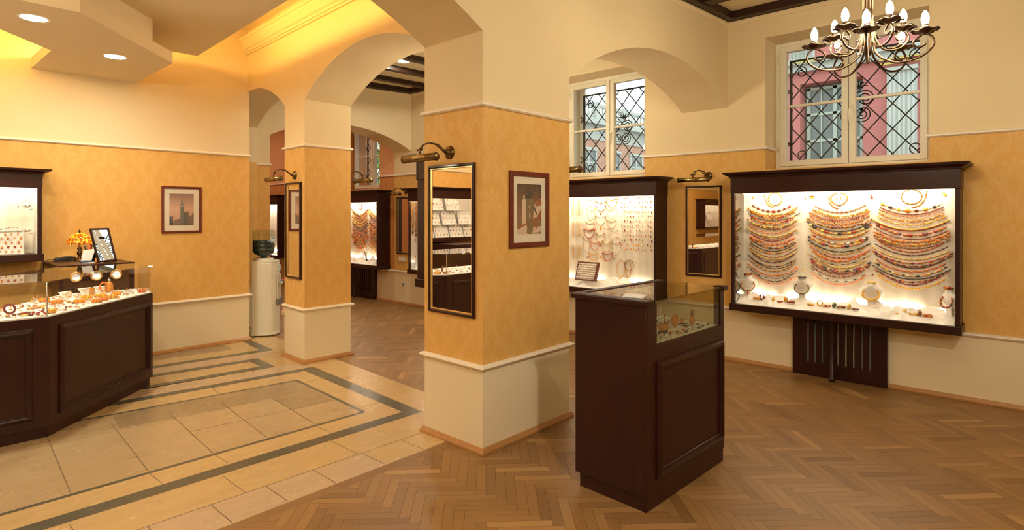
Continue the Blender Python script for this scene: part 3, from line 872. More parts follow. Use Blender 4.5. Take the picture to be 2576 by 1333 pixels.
case_leg(9.19, 'round dark leg propping the far showcase')
# ------------------------------------------------------------------ jewellery in the showcases
jr = random.Random(21)
def drape_pts(x0, z0, x1, z1, sag, n):
    return [(x0+(x1-x0)*i/n, z0+(z1-z0)*i/n-sag*4*(i/n)*(1-i/n)) for i in range(n+1)]
def along(P, step, start=0.):
    """points and directions along polyline P (x,z) every step"""
    out = []; acc = start; L = 0
    for (xa, za), (xb, zb) in zip(P, P[1:]):
        d = math.hypot(xb-xa, zb-za)
        while acc <= L+d+1e-9:
            t = (acc-L)/d if d else 0
            out.append((xa+(xb-xa)*t, za+(zb-za)*t, math.atan2(zb-za, xb-xa)))
            acc += step() if callable(step) else step
        L += d
    return out
def beads(mb, P, style, y0=-.010, seg=6):
    kind, cols, s = style; s = s*(1.22 if kind != 't' else 1.1)
    def rot(a): return Matrix.Rotation(-a, 3, 'Y')
    if kind == 't':
        mb.tube([(x, y0, z) for x, z in P], s, 6, GI[cols[0]]); return
    if kind in ('r', 'o', 'b', 'd'):
        asp = {'r': 1., 'o': 1.7, 'b': 2.5, 'd': 3.6}[kind]; gap = {'r': .95, 'o': .95, 'b': 1.0, 'd': 1.35}[kind]
        if kind in 'bd': mb.tube([(x, y0, z) for x, z in P], s*.25, 4, GI[cols[-1]])
        for i, (x, z, a) in enumerate(along(P, 2*s*asp*gap)):
            k = s*(1+.25*math.sin(i*2.1)) if kind in 'ob' else s
            mb.ball((x, y0-s*.3, z), (k*asp, k, k), seg, 4, GI[cols[i % len(cols)]], rot(a))
    elif kind in ('c', 'f'):
        for i, (x, z, a) in enumerate(along(P, s*.85)):
            k = s*jr.uniform(.6, 1.15)
            mb.ball((x+jr.uniform(-.3, .3)*s, y0-jr.random()*s, z+jr.uniform(-.8, .8)*s), (k*1.15, k*.8, k*.75), 5, 3, GI[jr.choice(cols)], Matrix.Rotation(jr.random()*3, 3, 'Y'))
            if kind == 'f' and i % 3 == 0:
                h = jr.uniform(.016, .034); mb.ball((x, y0-.002, z-h*.6-s*.3), (s*.45, s*.4, h*.5), 5, 4, GI[jr.choice(cols)])
    elif kind == 's':
        mb.tube([(x, y0, z) for x, z in P], .0016, 5, GI[cols[-1]])
        Q = along(P, s*4.2, s*1.0)
        for i, (x, z, a) in enumerate(Q):
            k = s*(1.15 if i == len(Q)//2 else .8+.15*(i % 2))
            mb.ball((x, y0-s*.3, z), (k*1.35, k, k), 7, 5, GI[cols[i % max(1, len(cols)-1)]], rot(a))
            mb.ball((x+s*2.1*math.cos(a), y0, z+s*2.1*math.sin(a)), s*.38, 5, 3, GI[cols[-1]])
def hang(case, name, P, style, label, cat, group, y0=-.018, seg=6):
    cx = sum(p[0] for p in P)/len(P); cz = max(p[1] for p in P)
    mb = MB(); beads(mb, [(x-cx, z-cz) for x, z in P], style, 0, seg)
    mats = GM
    o = mb.build(name, mats)
    o.matrix_basis = case.matrix_basis @ Matrix.Translation((cx, y0, cz)); return tag(o, label, cat, group)
W_ = dict(t='smooth cord', r='round-bead', o='oval-bead', b='barrel-bead', d='dashed', c='chip', f='fringed chip', s='spaced-bead')
Cn = dict(cream='cream', yellow='yellow', gold='golden', orange='orange', coral='coral', red='red', dark='dark red', brown='brown', black='black', green='green-brown', honey='honey', silver='silver', white='white')
def colname(cols):
    u = []
    for c in cols:
        if Cn[c] not in u: u.append(Cn[c])
    return u[0] if len(u) == 1 else (u[0]+' and '+u[1] if len(u) == 2 else 'mixed '+u[0]+' and '+u[1])
N1 = [('s', ['dark', 'red', 'dark', 'gold'], .010), ('f', ['gold', 'yellow', 'orange'], .008), ('f', ['gold', 'yellow', 'red'], .007), ('t', ['black'], .003), ('f', ['orange', 'gold', 'red'], .008),
      ('c', ['gold', 'yellow', 'cream', 'brown'], .009), ('r', ['red', 'dark', 'white', 'brown'], .0050), ('c', ['coral', 'orange'], .006), ('r', ['cream', 'yellow'], .0062), ('o', ['orange', 'brown', 'yellow', 'honey'], .0055),
      ('r', ['red', 'dark'], .0048), ('c', ['coral', 'coral', 'orange'], .010), ('o', ['gold', 'orange', 'black', 'honey', 'dark'], .0075), ('t', ['black'], .0032), ('b', ['yellow', 'brown', 'honey', 'orange'], .0052),
      ('r', ['brown', 'honey'], .0045), ('r', ['cream', 'yellow'], .0065), ('c', ['dark', 'brown', 'black'], .0055), ('b', ['green', 'dark', 'honey', 'brown'], .0055), ('t', ['black'], .0028),
      ('r', ['orange', 'cream', 'brown'], .0062), ('c', ['orange', 'coral', 'honey'], .0065), ('d', ['black', 'black'], .0028), ('c', ['black', 'brown'], .0058), ('c', ['orange', 'coral'], .0052)]
N2 = [('s', ['coral', 'coral', 'brown'], .0075), ('f', ['gold', 'yellow', 'honey'], .0075), ('f', ['red', 'dark', 'orange'], .0065), ('c', ['orange', 'coral', 'gold'], .0080), ('c', ['orange', 'brown', 'gold', 'dark'], .0085),
      ('r', ['black', 'black'], .0048), ('o', ['cream', 'black', 'orange', 'yellow', 'red', 'gold'], .0095), ('r', ['cream', 'cream'], .0068), ('c', ['coral', 'orange'], .0062), ('o', ['yellow', 'red', 'white', 'brown', 'orange'], .0068),
      ('o', ['black', 'orange', 'cream', 'gold', 'red'], .0085), ('o', ['black', 'green', 'black'], .0062), ('c', ['cream', 'yellow'], .0045), ('c', ['red', 'dark', 'coral'], .0056), ('c', ['coral', 'orange', 'orange'], .0082),
      ('d', ['yellow', 'black', 'cream', 'green'], .0038), ('r', ['cream', 'yellow'], .0066), ('o', ['dark', 'red', 'yellow', 'honey', 'black', 'cream'], .0082), ('c', ['red', 'coral', 'dark'], .0074), ('r', ['brown', 'dark', 'honey'], .0058),
      ('d', ['black', 'white'], .0032), ('c', ['orange', 'coral'], .0048)]
N3 = [('s', ['gold', 'black', 'yellow', 'orange', 'dark', 'gold'], .0125), ('r', ['dark', 'red'], .0052), ('r', ['brown', 'honey', 'orange'], .0045), ('c', ['orange', 'honey', 'gold'], .0068), ('c', ['gold', 'yellow'], .0064),
      ('t', ['yellow'], .0052), ('r', ['red', 'red', 'dark'], .0054), ('o', ['dark', 'coral', 'red', 'honey', 'coral'], .0092), ('t', ['dark'], .0034), ('c', ['orange', 'gold', 'coral'], .0088),
      ('f', ['orange', 'yellow', 'honey'], .0072), ('t', ['brown'], .0034), ('r', ['coral', 'orange', 'red'], .0056), ('r', ['black', 'dark', 'brown'], .0052), ('o', ['yellow', 'cream'], .0056), ('o', ['orange', 'dark', 'coral', 'red'], .0060),
      ('o', ['brown', 'brown', 'dark', 'honey'], .0058), ('r', ['dark', 'black'], .0050), ('c', ['orange', 'coral'], .0055), ('o', ['yellow', 'black', 'cream', 'orange'], .0066), ('r', ['black', 'black'], .0050),
      ('o', ['coral', 'dark', 'orange', 'brown'], .0058), ('c', ['dark', 'red'], .0048), ('o', ['yellow', 'gold'], .0062)]
colsx = [(-.585, .197, 1.045, .362, 'left', N1), (.0, .215, 1.030, .402, 'middle', N2), (.548, .225, 1.045, .412, 'right', N3)]
for cx, hw, zt, zb, nm, L_ in colsx:
    n = len(L_)
    for i, st in enumerate(L_):
        t = i/(n-1); w = hw*jr.uniform(.98, 1.24)
        if i == 0: w = hw
        if i in (n-1,): w = hw*1.05
        z = zt+(zb-zt)*t; sag = .064+.030*t+jr.uniform(-.006, .006)
        x0, x1 = cx-w+jr.uniform(-.012, .012), cx+w+jr.uniform(-.012, .012)
        P = drape_pts(x0, z+jr.uniform(-.006, .006), x1, z+jr.uniform(-.006, .006), sag+(w/hw-1)*.06, 36)
        lab = '%s %s necklace, %s from the top in the %s column of the wide showcase' % (colname(st[1]), W_[st[0]], ORD[i], nm)
        hang(CASE1, 'bead_necklace', P, st, lab, 'necklace', 'draped necklaces in the wide showcase', -.018-.002*(i % 3))
def oval(cx, cz, rx, rz, n=30, a0=0, a1=2*PI, tri=0.):
    out = []
    for i in range(n+1):
        a = a0+(a1-a0)*i/n; k = 1+tri*math.sin(a)
        out.append((cx+rx*math.cos(a)*k, cz+rz*math.sin(a)))
    return out
for (cx, cz, rx, rz, st, br, w1, tri) in (((-.562), 1.100, .066, .060, ('r', ['gold', 'honey', 'yellow'], .0052), [(-.665, 1.140), (-.648, 1.075), (-.62, 1.035), (-.575, 1.022)], 'golden twisted', .0),
        (.001, 1.090, .066, .056, ('t', ['coral'], .0062), [(-.088, 1.118), (-.075, 1.055), (-.045, 1.018), (-.005, 1.002)], 'coral tubular', .22), (.553, 1.100, .073, .061, ('r', ['honey', 'orange', 'brown'], .0050), [(.662, 1.142), (.645, 1.07), (.61, 1.025), (.548, 1.008)], 'honey braided', .0)):
    pl = {'golden twisted': 'left', 'coral tubular': 'middle', 'honey braided': 'right'}[w1]
    hang(CASE1, 'collar_necklace', oval(cx, cz, rx, rz, 30, PI/2-.12, PI/2-2*PI+.12, tri), st, w1+' collar necklace laid in a loop above the %s column of the wide showcase' % pl, 'necklace', 'collars above the columns', -.016)
    hang(CASE1, 'bracelet', br, st, w1+' bracelet hanging open beside the collar above the %s column' % pl, 'bracelet', 'bracelets beside the collars', -.016)
def leafpin(case, x, z, col, label, s=.016, a=.4, cat='brooch', nm='amber_brooch', grp='brooches in the wide showcase', y=-.020):
    mb = MB(); mb.ball((0, 0, 0), (s*.55, .006, s*1.2), 7, 5, GI[col], Matrix.Rotation(a, 3, 'Y')); mb.ball((math.sin(a)*s*1.1, 0, math.cos(a)*s*1.1), .004, 5, 3, GI['silver'])
    o = mb.build(nm, GM); o.matrix_basis = case.matrix_basis @ Matrix.Translation((x, y, z)); return tag(o, label, cat, grp)
leafpin(CASE1, -.778, 1.117, 'honey', 'leaf-shaped honey brooch at the top left of the wide showcase', a=.5)
leafpin(CASE1, -.287, 1.100, 'coral', 'small coral brooch between the left and middle collars', .013, .1)
leafpin(CASE1, .259, 1.104, 'red', 'red leaf brooch between the middle and right collars', .017, -.3)
leafpin(CASE1, .780, 1.115, 'yellow', 'yellow leaf brooch at the top right of the wide showcase', .018, -.7)
leafpin(CASE1, -.306, .419, 'yellow', 'yellow square pin between the left and middle columns near their foot', .013, .1)
leafpin(CASE1, .267, .412, 'dark', 'dark red pin between the middle and right columns near their foot', .011, .7)
leafpin(CASE1, -.017, 1.096, 'honey', 'left of two small amber earrings inside the coral collar', .011, .0, 'earring', 'amber_earring', 'earrings inside the coral collar')
leafpin(CASE1, .014, 1.097, 'honey', 'right of two small amber earrings inside the coral collar', .011, .0, 'earring', 'amber_earring', 'earrings inside the coral collar')
mb = MB()
for sx in (-1, 1):
    mb.ball((sx*.013, 0, .007), (.013, .004, .010), 6, 4, GI['red'], Matrix.Rotation(sx*.4, 3, 'Y')); mb.ball((sx*.010, 0, -.008), (.010, .004, .009), 6, 4, GI['yellow'])
mb.tube([(0, 0, .012), (0, 0, -.014)], .002, 5, GI['brown'])
o = mb.build('butterfly_brooch', GM); o.matrix_basis = CASE1.matrix_basis @ Matrix.Translation((-.228, -.02, 1.111)); tag(o, 'butterfly brooch with red and yellow wings at the top of the wide showcase', 'brooch')
# display busts
def make_bust():
    b = thing('display_bust', '', 'display bust')
    mb = MB(); n = 18; vs = []; fs = []
    # chest plate: heart-like outline leaning back, domed
    prof = [(0, -.105, .012), (.030, -.092, .03), (.062, -.055, .055), (.088, -.005, .075), (.096, .022, .080), (.070, .045, .085), (.040, .058, .088), (.034, .085, .082)]
    rows = []
    for w, z, d in prof:
        row = []
        for k in range(n+1):
            a = PI*k/n; row.append((-w*math.cos(a), .055-.035*0-(d*.55)*math.sin(a)-(.105+z)*.0+(z+.105)*-.05, z))
        rows.append(row)
    for r_ in rows: vs += r_
    m_ = n+1
    for i in range(len(rows)-1):
        for k in range(n): fs.append((i*m_+k, i*m_+k+1, (i+1)*m_+k+1, (i+1)*m_+k))
    mb.add(vs, fs, 0, True)
    mb.poly([rows[-1][k] for k in range(m_)][::-1])
    o = mb.build('chest', M['white'], b, normals=False)
    so = o.modifiers.new('thickness', 'SOLIDIFY'); so.thickness = .006
    mb = MB(); mb.box(-.03, .03, .02, .05, -.135, -.03); mb.build('stand', M['white'], b, .004)
    return b
bz = [(CASE1, -.785, -.13, .255, .35, 'white bust with dark ovals and a red drop at the left end of the wide showcase'), (CASE1, -.291, -.12, .265, 0, 'white bust with a thin green-brown necklace under the middle column'),
      (CASE1, .270, -.12, .262, 0, 'white bust with a golden necklace under the right column'), (CASE1, .800, -.13, .255, -.85, 'white bust turned sideways at the right end of the wide showcase'),
      (CASE4, .28, -.12, .25, -.6, 'white bust turned sideways in the far showcase')]
b0 = make_bust()
BUST = []
for i, (c, x, y, z, a, lab) in enumerate(bz):
    b_o = b0 if i == 0 else copy_tree(b0); b_o['label'] = lab; b_o['group'] = 'white necklace busts'
    p = CW(c, x, y, z); place(b_o, p, RX+a); BUST.append((p, RX+a))
def on_bust(i, style, label, drop=None, top=None, tlabel=None):
    p, a = BUST[i]; T = Matrix.Translation(p) @ Matrix.Rotation(a, 4, 'Z')
    kind, cols, s = style; mb = MB()
    pts = []
    for k in range(29):
        t = -PI*.5+2*PI*.0; u = k/28; q = -2.5+5.0*u
        x = .062*math.sin(q); z = -.012-.050*math.cos(q)
        y = .040-.047*math.cos(q*.45)
        pts.append(Vector((x, y-.002, z)))
    if kind == 't': mb.tube(pts, s, 6, GI[cols[0]])
    else:
        for k, q in enumerate(pts): mb.ball(q, s*(1.25 if k in (7, 14, 21) else 1), 6, 4, GI[cols[k % len(cols)]])
    if drop: mb.ball(pts[14]+Vector((0, -.004, -.026)), (.009, .007, .018), 7, 5, GI[drop])
    o = mb.build('bust_necklace', GM); o.matrix_basis = T; tag(o, label, 'necklace', 'necklaces on the white busts')
    if top:
        mb = MB()
        if top == 'elastic':
            for k in range(12):
                b = 2*PI*k/12; mb.ball((.030*math.cos(b), .020+.026*math.sin(b), .098), (.009, .009, .012), 6, 4, GI[['red', 'honey', 'orange', 'dark'][k % 4]])
        else: mb.ring((0, .02, .092), .030, .006 if top != 'black' else .009, None, 22, 8, GI[top])
        o = mb.build('bracelet', GM); o.matrix_basis = T; tag(o, tlabel, 'bracelet', 'bracelets on the busts')
on_bust(0, ('r', ['dark', 'honey', 'green', 'gold'], .0072), 'dark oval necklace with a red drop on the leftmost bust', 'red', 'elastic', 'red and honey bracelet on top of the leftmost bust')
on_bust(1, ('t', ['green'], .0055), 'thin green-brown necklace on the bust under the middle column', None, 'black', 'dark wide bracelet on the neck of the second bust')
on_bust(2, ('r', ['yellow', 'gold'], .0085), 'golden graduated necklace on the third bust', None, 'yellow', 'yellow ring bracelet on the neck of the third bust')
on_bust(3, ('r', ['dark', 'green', 'red', 'honey'], .0085), 'dark multicoloured necklace on the sideways bust', None, 'elastic', 'red nugget bracelet on top of the sideways bust')
on_bust(4, ('t', ['red'], .005), 'red cord necklace on the bust in the far showcase')
# bangles on the satin
def bangle(case, x, y, z, kind, col, label, s=.027, cat='bangle'):
    mb = MB(); cl = col if isinstance(col, list) else [col]
    if kind == 'up': mb.ring((0, 0, s), s-.006, .007, (.35, 1, 0), 24, 8, GI[cl[0]])
    elif kind == 'side': mb.lathe([(s-.005, -.013), (s, -.010), (s, .010), (s-.005, .013), (s-.007, 0), (s-.005, -.013)], 24, (0, 0, 0), GI[cl[0]], cap=False); mb.xf(Matrix.Translation((0, 0, s)) @ Matrix.Rotation(PI/2, 4, 'Y') @ Matrix.Rotation(.0, 4, 'X'))
    elif kind == 'flat': mb.ring((0, 0, .006), s-.004, .006, None, 24, 8, GI[cl[0]], 1, 1)
    else:
        n = 11
        for k in range(n):
            a = 2*PI*k/n; mb.ball((s*.85*math.cos(a), s*.85*math.sin(a), .011), (.009, .009, .0115), 6, 4, GI[cl[k % len(cl)]])
    o = mb.build('bangle', GM); o.matrix_basis = case.matrix_basis @ Matrix.Translation((x, y, z)); tag(o, label, cat, 'bangles on the satin of the wide showcase')
BL = [(-.689, .116, 'nug', ['gold', 'honey'], 'golden nugget bracelet'), (-.639, .110, 'up', 'dark', 'dark upright bangle'), (-.588, .112, 'nug', ['red', 'orange', 'honey'], 'red and orange nugget bracelet'), (-.528, .106, 'side', 'yellow', 'yellow wide bangle on edge'),
      (-.467, .112, 'flat', 'red', 'thin red flat bangle'), (-.419, .120, 'side', 'gold', 'small golden bangle'), (-.372, .110, 'nug', ['dark', 'red'], 'dark red nugget bracelet'), (-.202, .106, 'nug', ['yellow', 'gold', 'honey'], 'yellow nugget bracelet'),
      (-.124, .106, 'up', 'yellow', 'yellow upright bangle'), (-.063, .108, 'nug', ['coral', 'honey', 'dark'], 'coral beaded bracelet'), (-.007, .106, 'side', 'green', 'dark green bangle on edge'), (.051, .108, 'nug', ['brown', 'dark', 'honey'], 'brown nugget bracelet'),
      (.111, .106, 'side', 'cream', 'cream bangle on edge'), (.164, .110, 'flat', 'dark', 'dark red flat bangle'), (.360, .106, 'nug', ['red', 'coral', 'orange'], 'red nugget bracelet'), (.422, .110, 'nug', ['dark', 'red', 'gold'], 'stack of dark and red bracelets'),
      (.478, .108, 'flat', 'gold', 'thin golden flat bangle'), (.526, .106, 'side', 'cream', 'pale cream bangle on edge'), (.580, .108, 'nug', ['yellow', 'cream'], 'yellow beaded bracelet'), (.628, .106, 'side', 'brown', 'small dark checked bangle'), (.682, .106, 'nug', ['honey', 'orange', 'red'], 'orange nugget bracelet')]
for i, (x, z, k, c, nm) in enumerate(BL):
    bangle(CASE1, x, -.155, z, k, c, nm+', %s from the left on the satin of the wide showcase' % ORD[i], .030 if k != 'side' else .024)
# ---------------- showcase behind the counter
def bib(case, x0, z1, x1, z0, style, label, drop=None, heart=.25):
    cx = (x0+x1)/2; w = (x1-x0)/2; h = z1-z0; P = []
    for i in range(33):
        t = i/32; s_ = -1+2*t
        x = cx+w*math.sin(s_*PI*.56)/math.sin(PI*.56)*(1-.0*abs(s_)); z = z0+h*(abs(s_)**1.7)
        P.append((x, z))
    for i in range(1, 9):   # back of the necklace between the two horns
        t = i/8; P.append((x1+(x0-x1)*t, z1-h*heart*math.sin(PI*t)))
    o = hang(case, 'bead_necklace', P, style, label, 'necklace', 'bib necklaces in the showcase behind the counter', -.018)
    return o
S2N = [(-.207, 1.150, -.063, 1.048, ('r', ['gold', 'brown', 'cream'], .0026), 'fine golden necklace with dark drop'), (-.050, 1.110, .098, .982, ('o', ['dark', 'orange', 'cream', 'red'], .0042), 'dark red and orange necklace with black drop'),
       (.108, 1.148, .255, 1.024, ('o', ['honey', 'gold', 'brown', 'yellow'], .0042), 'honey necklace'), (-.188, 1.027, -.058, .876, ('r', ['cream', 'gold'], .0028), 'cream speckled necklace'), (.103, 1.025, .245, .896, ('r', ['cream', 'white', 'gold'], .0026), 'pale fine necklace'),
       (-.058, .934, .093, .817, ('t', ['brown'], .0022), 'brown cord necklace with yellow disc'), (-.202, .858, -.068, .757, ('r', ['gold', 'orange', 'white'], .0038), 'golden orange necklace'), (.108, .886, .240, .780, ('r', ['honey', 'brown', 'cream'], .0036), 'honey and brown necklace'),
       (-.224, .772, -.073, .651, ('c', ['red', 'coral', 'dark'], .0060), 'thick red necklace'), (-.050, .722, .083, .608, ('o', ['yellow', 'brown', 'red', 'cream'], .0036), 'mixed necklace with long dark drop'), (.122, .770, .259, .658, ('d', ['green', 'white', 'gold'], .0026), 'dashed green necklace'),
       (-.238, .660, -.137, .476, ('r', ['white', 'gold', 'green'], .0030), 'pale pearl necklace'), (-.127, .619, -.005, .509, ('r', ['coral', 'orange'], .0036), 'thin coral necklace'), (.036, .624, .164, .494, ('r', ['cream', 'yellow'], .0040), 'cream round necklace'),
       (.181, .624, .304, .458, ('d', ['green', 'black', 'gold'], .0026), 'grey-green twisted necklace'), (-.148, .476, -.016, .376, ('c', ['gold', 'yellow'], .0048), 'golden chip necklace'), (.049, .489, .185, .383, ('c', ['red', 'dark', 'coral'], .0052), 'red-brown chip necklace')]
for i, (x0, z1, x1, z0, st, nm) in enumerate(S2N):
    col = ['left', 'middle', 'right'][0 if (x0+x1)/2 < -.07 else (1 if (x0+x1)/2 < .1 else 2)]
    bib(CASE2, x0, z1, x1, z0, st, nm+', %s of the bib necklaces counted from the top behind the counter' % ORD[i])
for x, z, c, s, nm in ((.024, .955, 'dark', .015, 'dark brown drop below the dark red bib necklace'), (.016, .785, 'gold', .020, 'round yellow amber disc hanging from the brown cord'), (.012, .570, 'dark', .014, 'long dark drop under the mixed bib necklace'),
                       (-.180, .412, 'dark', .010, 'left dark stud of a pair near the case foot'), (-.160, .420, 'red', .010, 'red stud of a pair near the case foot'), (.198, .412, 'dark', .011, 'dark stud beside the red-brown necklace'), (.218, .426, 'red', .009, 'red stud beside the red-brown necklace'),
                       (.018, .428, 'yellow', .014, 'yellow flower pin between the lowest necklaces'), (-.052, .775, 'gold', .011, 'golden pin left of the yellow disc'), (.080, .773, 'coral', .013, 'coral leaf pin right of the yellow disc')):
    leafpin(CASE2, x, z, c, nm, s, .2 if x < .05 else -.5, 'pendant', 'amber_pendant', 'loose pendants between the bib necklaces')
rows_ = [(1.150, .935, 'top'), (.846, .651, 'middle'), (.557, .373, 'bottom')]
for zt, zb, nm in rows_:
    for k in range(8):
        x = -.412+k*.023
        z1 = zb+jr.uniform(-.01, .03)
        st = ('r', [['gold', 'cream'], ['yellow', 'honey'], ['orange', 'cream'], ['cream', 'white']][k % 4], .0034 if k % 2 else .0028)
        hang(CASE2, 'bead_strand', [(x, zt), (x+.002, (zt+z1)/2), (x, z1)], st, '%s bead strand, %s from the left in the %s row of hanging strands behind the counter' % (colname(st[1]), ORD[k], nm), 'bracelet', 'hanging strands behind the counter')
pc = ['honey', 'gold', 'yellow', 'coral', 'red', 'orange', 'brown', 'cream', 'orange', 'dark']
for j in range(12):
    for k in range(11):
        if jr.random() < .10: continue
        x = .319+.0386*k+jr.uniform(-.006, .006)+(.004 if j % 2 else 0); z = 1.145-.0555*j+jr.uniform(-.008, .008); c = jr.choice(pc)
        s = jr.uniform(.0065, .0125)*(1.0+.03*j) if j < 11 else .011
        leafpin(CASE2, x, z, c, '%s amber pendant, %s in the %s row of the pendant wall behind the counter' % (Cn[c], ORD[k], ORD[j]), s, jr.uniform(-.35, .35), 'pendant', 'amber_pendant', 'pendants hung in rows behind the counter', -.022)
for k in range(10):
    x = .353+.0377*k
    leafpin(CASE2, x, .385+.012*(k % 2), ['cream', 'yellow', 'white'][k % 3], 'small pale earring, %s in the lowest row behind the counter' % ORD[k], .008, .1, 'earring', 'drop_earring', 'lowest row of earrings behind the counter')
for cx, cz, rx, rz, st, nm in ((.305, .305, .055, .105, ('t', ['gold'], .0022), 'pale golden loop necklace hanging left of the other loops'), (.415, .350, .060, .062, ('t', ['brown'], .0026), 'round brown loop necklace'), (.405, .300, .036, .10, ('t', ['honey'], .0026), 'narrow honey loop necklace'), (.262, .635, .026, .042, ('t', ['orange'], .0020), 'small orange loop above the loop necklaces')):
    hang(CASE2, 'loop_necklace', oval(cx, cz, rx, rz, 30), st, nm+' behind the counter', 'necklace', 'loop necklaces behind the counter', -.016)
# ring tray leaning in the case
t = thing('ring_tray', 'red wooden tray with rows of rings leaning in the showcase behind the counter', 'tray')
T = CASE2.matrix_basis @ Matrix.Translation((-.075, -.165, .255)) @ Matrix.Rotation(-.32, 4, 'X') 
t.matrix_basis = T
mb = MB(); w, h = .155, .115
mb.box(-w, w, -.012, .008, -h, -h+.012); mb.box(-w, w, -.012, .008, h-.012, h); mb.box(-w, -w+.010, -.012, .008, -h, h); mb.box(w-.018, w, -.03, .008, -h, h); mb.build('tray_frame', M['red_wood'], t)
mb = MB(); mb.box(-w+.01, w-.018, -.002, .006, -h+.012, h-.012); mb.build('tray_board', M['white'], t)
for k in range(7):
    z = h-.030-k*.028; mb = MB(); mb.tube([(-w+.014, -.006, z), (w-.022, -.006, z)], .0085, 8); mb.build('ring_roll', M['white'], t)
for k in range(7):
    z = h-.030-k*.028
    for i in range(7):
        if jr.random() < .15: continue
        x = -w+.035+i*.036+jr.uniform(-.008, .008); mb = MB(); mb.ring((0, 0, 0), .0095, .0016, (1, 0, 0), 14, 5, GI['gold']); c = jr.choice(['honey', 'dark', 'yellow', 'orange']); mb.ball((0, -.011, .002), .0035, 5, 4, GI[c])
        o = mb.build('amber_ring', GM); o.matrix_basis = T @ Matrix.Translation((x, -.006, z)); tag(o, '%s stone ring, %s on the %s roll of the red ring tray' % (Cn[c], ORD[i], ORD[k]), 'ring', 'rings in the red tray')
# ---------------- far showcase under the green window
far_st = [('c', ['gold', 'orange'], .010), ('c', ['orange', 'honey'], .011), ('r', ['red', 'orange'], .009), ('c', ['coral', 'gold', 'green'], .012), ('r', ['dark', 'brown'], .008), ('o', ['orange', 'red', 'gold'], .011), ('r', ['yellow', 'cream'], .010), ('c', ['coral', 'orange', 'black'], .013), ('r', ['orange', 'gold'], .009), ('t', ['dark'], .005), ('c', ['honey', 'gold'], .011), ('c', ['orange', 'yellow'], .010)]
for q, (cx, nm) in enumerate(((-.56, 'left'), (0, 'middle'), (.54, 'right'))):
    for i in range(14):
        st = far_st[(i*5+q*3) % 12]; z = 1.03-.048*i; w = .22*jr.uniform(.95, 1.2)
        hang(CASE4, 'bead_necklace', drape_pts(cx-w, z, cx+w, z, .11, 18), st, '%s %s necklace, %s from the top in the %s column of the far showcase' % (colname(st[1]), W_[st[0]], ORD[i], nm), 'necklace', 'draped necklaces in the far showcase', -.02, 5)
    hang(CASE4, 'collar_necklace', oval(cx, 1.085, .05, .062, 20), ('t', ['brown'], .005), 'brown collar necklace laid in a loop above the %s column of the far showcase' % nm, 'necklace', 'collars in the far showcase')
for k, (x, s_) in enumerate(((-.3, .026), (-.12, .03), (.02, .022), (.42, .03), (.56, .03))):
    bangle(CASE4, x, -.15, .11, ['up', 'nug', 'flat', 'up', 'up'][k], [['dark'], ['red', 'honey'], ['gold'], ['green'], ['gold']][k], ['dark', 'red nugget', 'thin golden', 'green', 'golden'][k]+' bangle, %s from the left on the satin of the far showcase' % ORD[k], s_)
# ---------------- showcase end beside the main pillar
for k, (x, col, z0) in enumerate(((-.80, 'gold', .72), (-.72, 'orange', .66), (-.63, 'yellow', .70), (-.55, 'orange', .64), (-.46, 'honey', .7), (-.38, 'gold', .62))):
    P = [(x-.012, 1.14), (x-.02, .9), (x, z0), (x+.02, .9), (x+.012, 1.14)]
    hang(CASE3, 'tassel_necklace', P, ('c', [col, 'gold'], .008), '%s tasselled necklace, %s from the left in the showcase beside the pillar mirror' % (Cn[col], ORD[k]), 'necklace', 'tassel necklaces in the showcase beside the pillar mirror', -.02, 5)
    leafpin(CASE3, x, z0-.05, 'brown', 'dark drop ending the %s tassel in the showcase beside the pillar mirror' % ORD[k], .03, 0, 'pendant', 'amber_pendant', 'tassel drops')
for k, (x, z, c) in enumerate(((-.70, .53, 'honey'), (-.78, .40, 'green'), (-.70, .25, 'coral'), (-.45, .5, 'gold'))):
    leafpin(CASE3, x, z, c, '%s pendant, %s from the top below the tassels beside the pillar mirror' % (Cn[c], ORD[k]), .022, .2, 'pendant', 'amber_pendant', 'pendants below the tassels')
for i in range(6):
    st = far_st[i*2]
    hang(CASE5, 'bead_necklace', drape_pts(.45, 1.05-.12*i, .84, 1.02-.12*i, .14, 14), st, '%s %s necklace, %s from the top in the sliver beyond the water cooler' % (colname(st[1]), W_[st[0]], ORD[i]), 'necklace', 'necklaces beyond the water cooler', -.02, 5)
# ---------------- left wall showcase: trays, blocks, wavy bracelet stands
def make_tray(w=.27, h=.21):
    t = thing('jewelry_tray', '', 'tray')
    mb = MB(); mb.box(-w/2, w/2, -.004, .010, 0, h); mb.build('tray_board', M['white'], t, .002)
    mb = MB(); mb.box(-w/2-.006, w/2+.006, -.014, .010, -.006, 0); mb.box(-w/2-.006, w/2+.006, -.014, .010, h, h+.006); mb.box(-w/2-.006, -w/2, -.014, .010, 0, h); mb.box(w/2, w/2+.006, -.014, .010, 0, h)
    mb.build('tray_rim', M['paper'], t)
    return t
tr = make_tray(); TR = []
tl = [(CASEL, 1.20, .069, 'tray of pendants at the right end of the lowest shelf of the left wall showcase')]
for k, x in enumerate((-.05, -.36, -.67, -.98, .27, .58, .89)): tl.append((CASEL, x, .069, 'tray of pendants, %s on the lowest shelf as the pillar mirror shows it' % ORD[k]))
for k, x in enumerate((-.18, -.52, -.86)): tl.append((CASEL, x, .268, 'tray of pendants, %s on the middle glass shelf as the pillar mirror shows it' % ORD[k]))
for k, x in enumerate((-.25, -.60)): tl.append((CASEL, x, .492, 'white tray, %s on the top glass shelf as the pillar mirror shows it' % ORD[k]))
for k, (x, z) in enumerate(((.75, .069), (.45, .268))): tl.append((CASEM, x, z, 'tray of pendants on the %s shelf in the mirror beside the wide showcase' % ['lowest', 'middle'][k]))
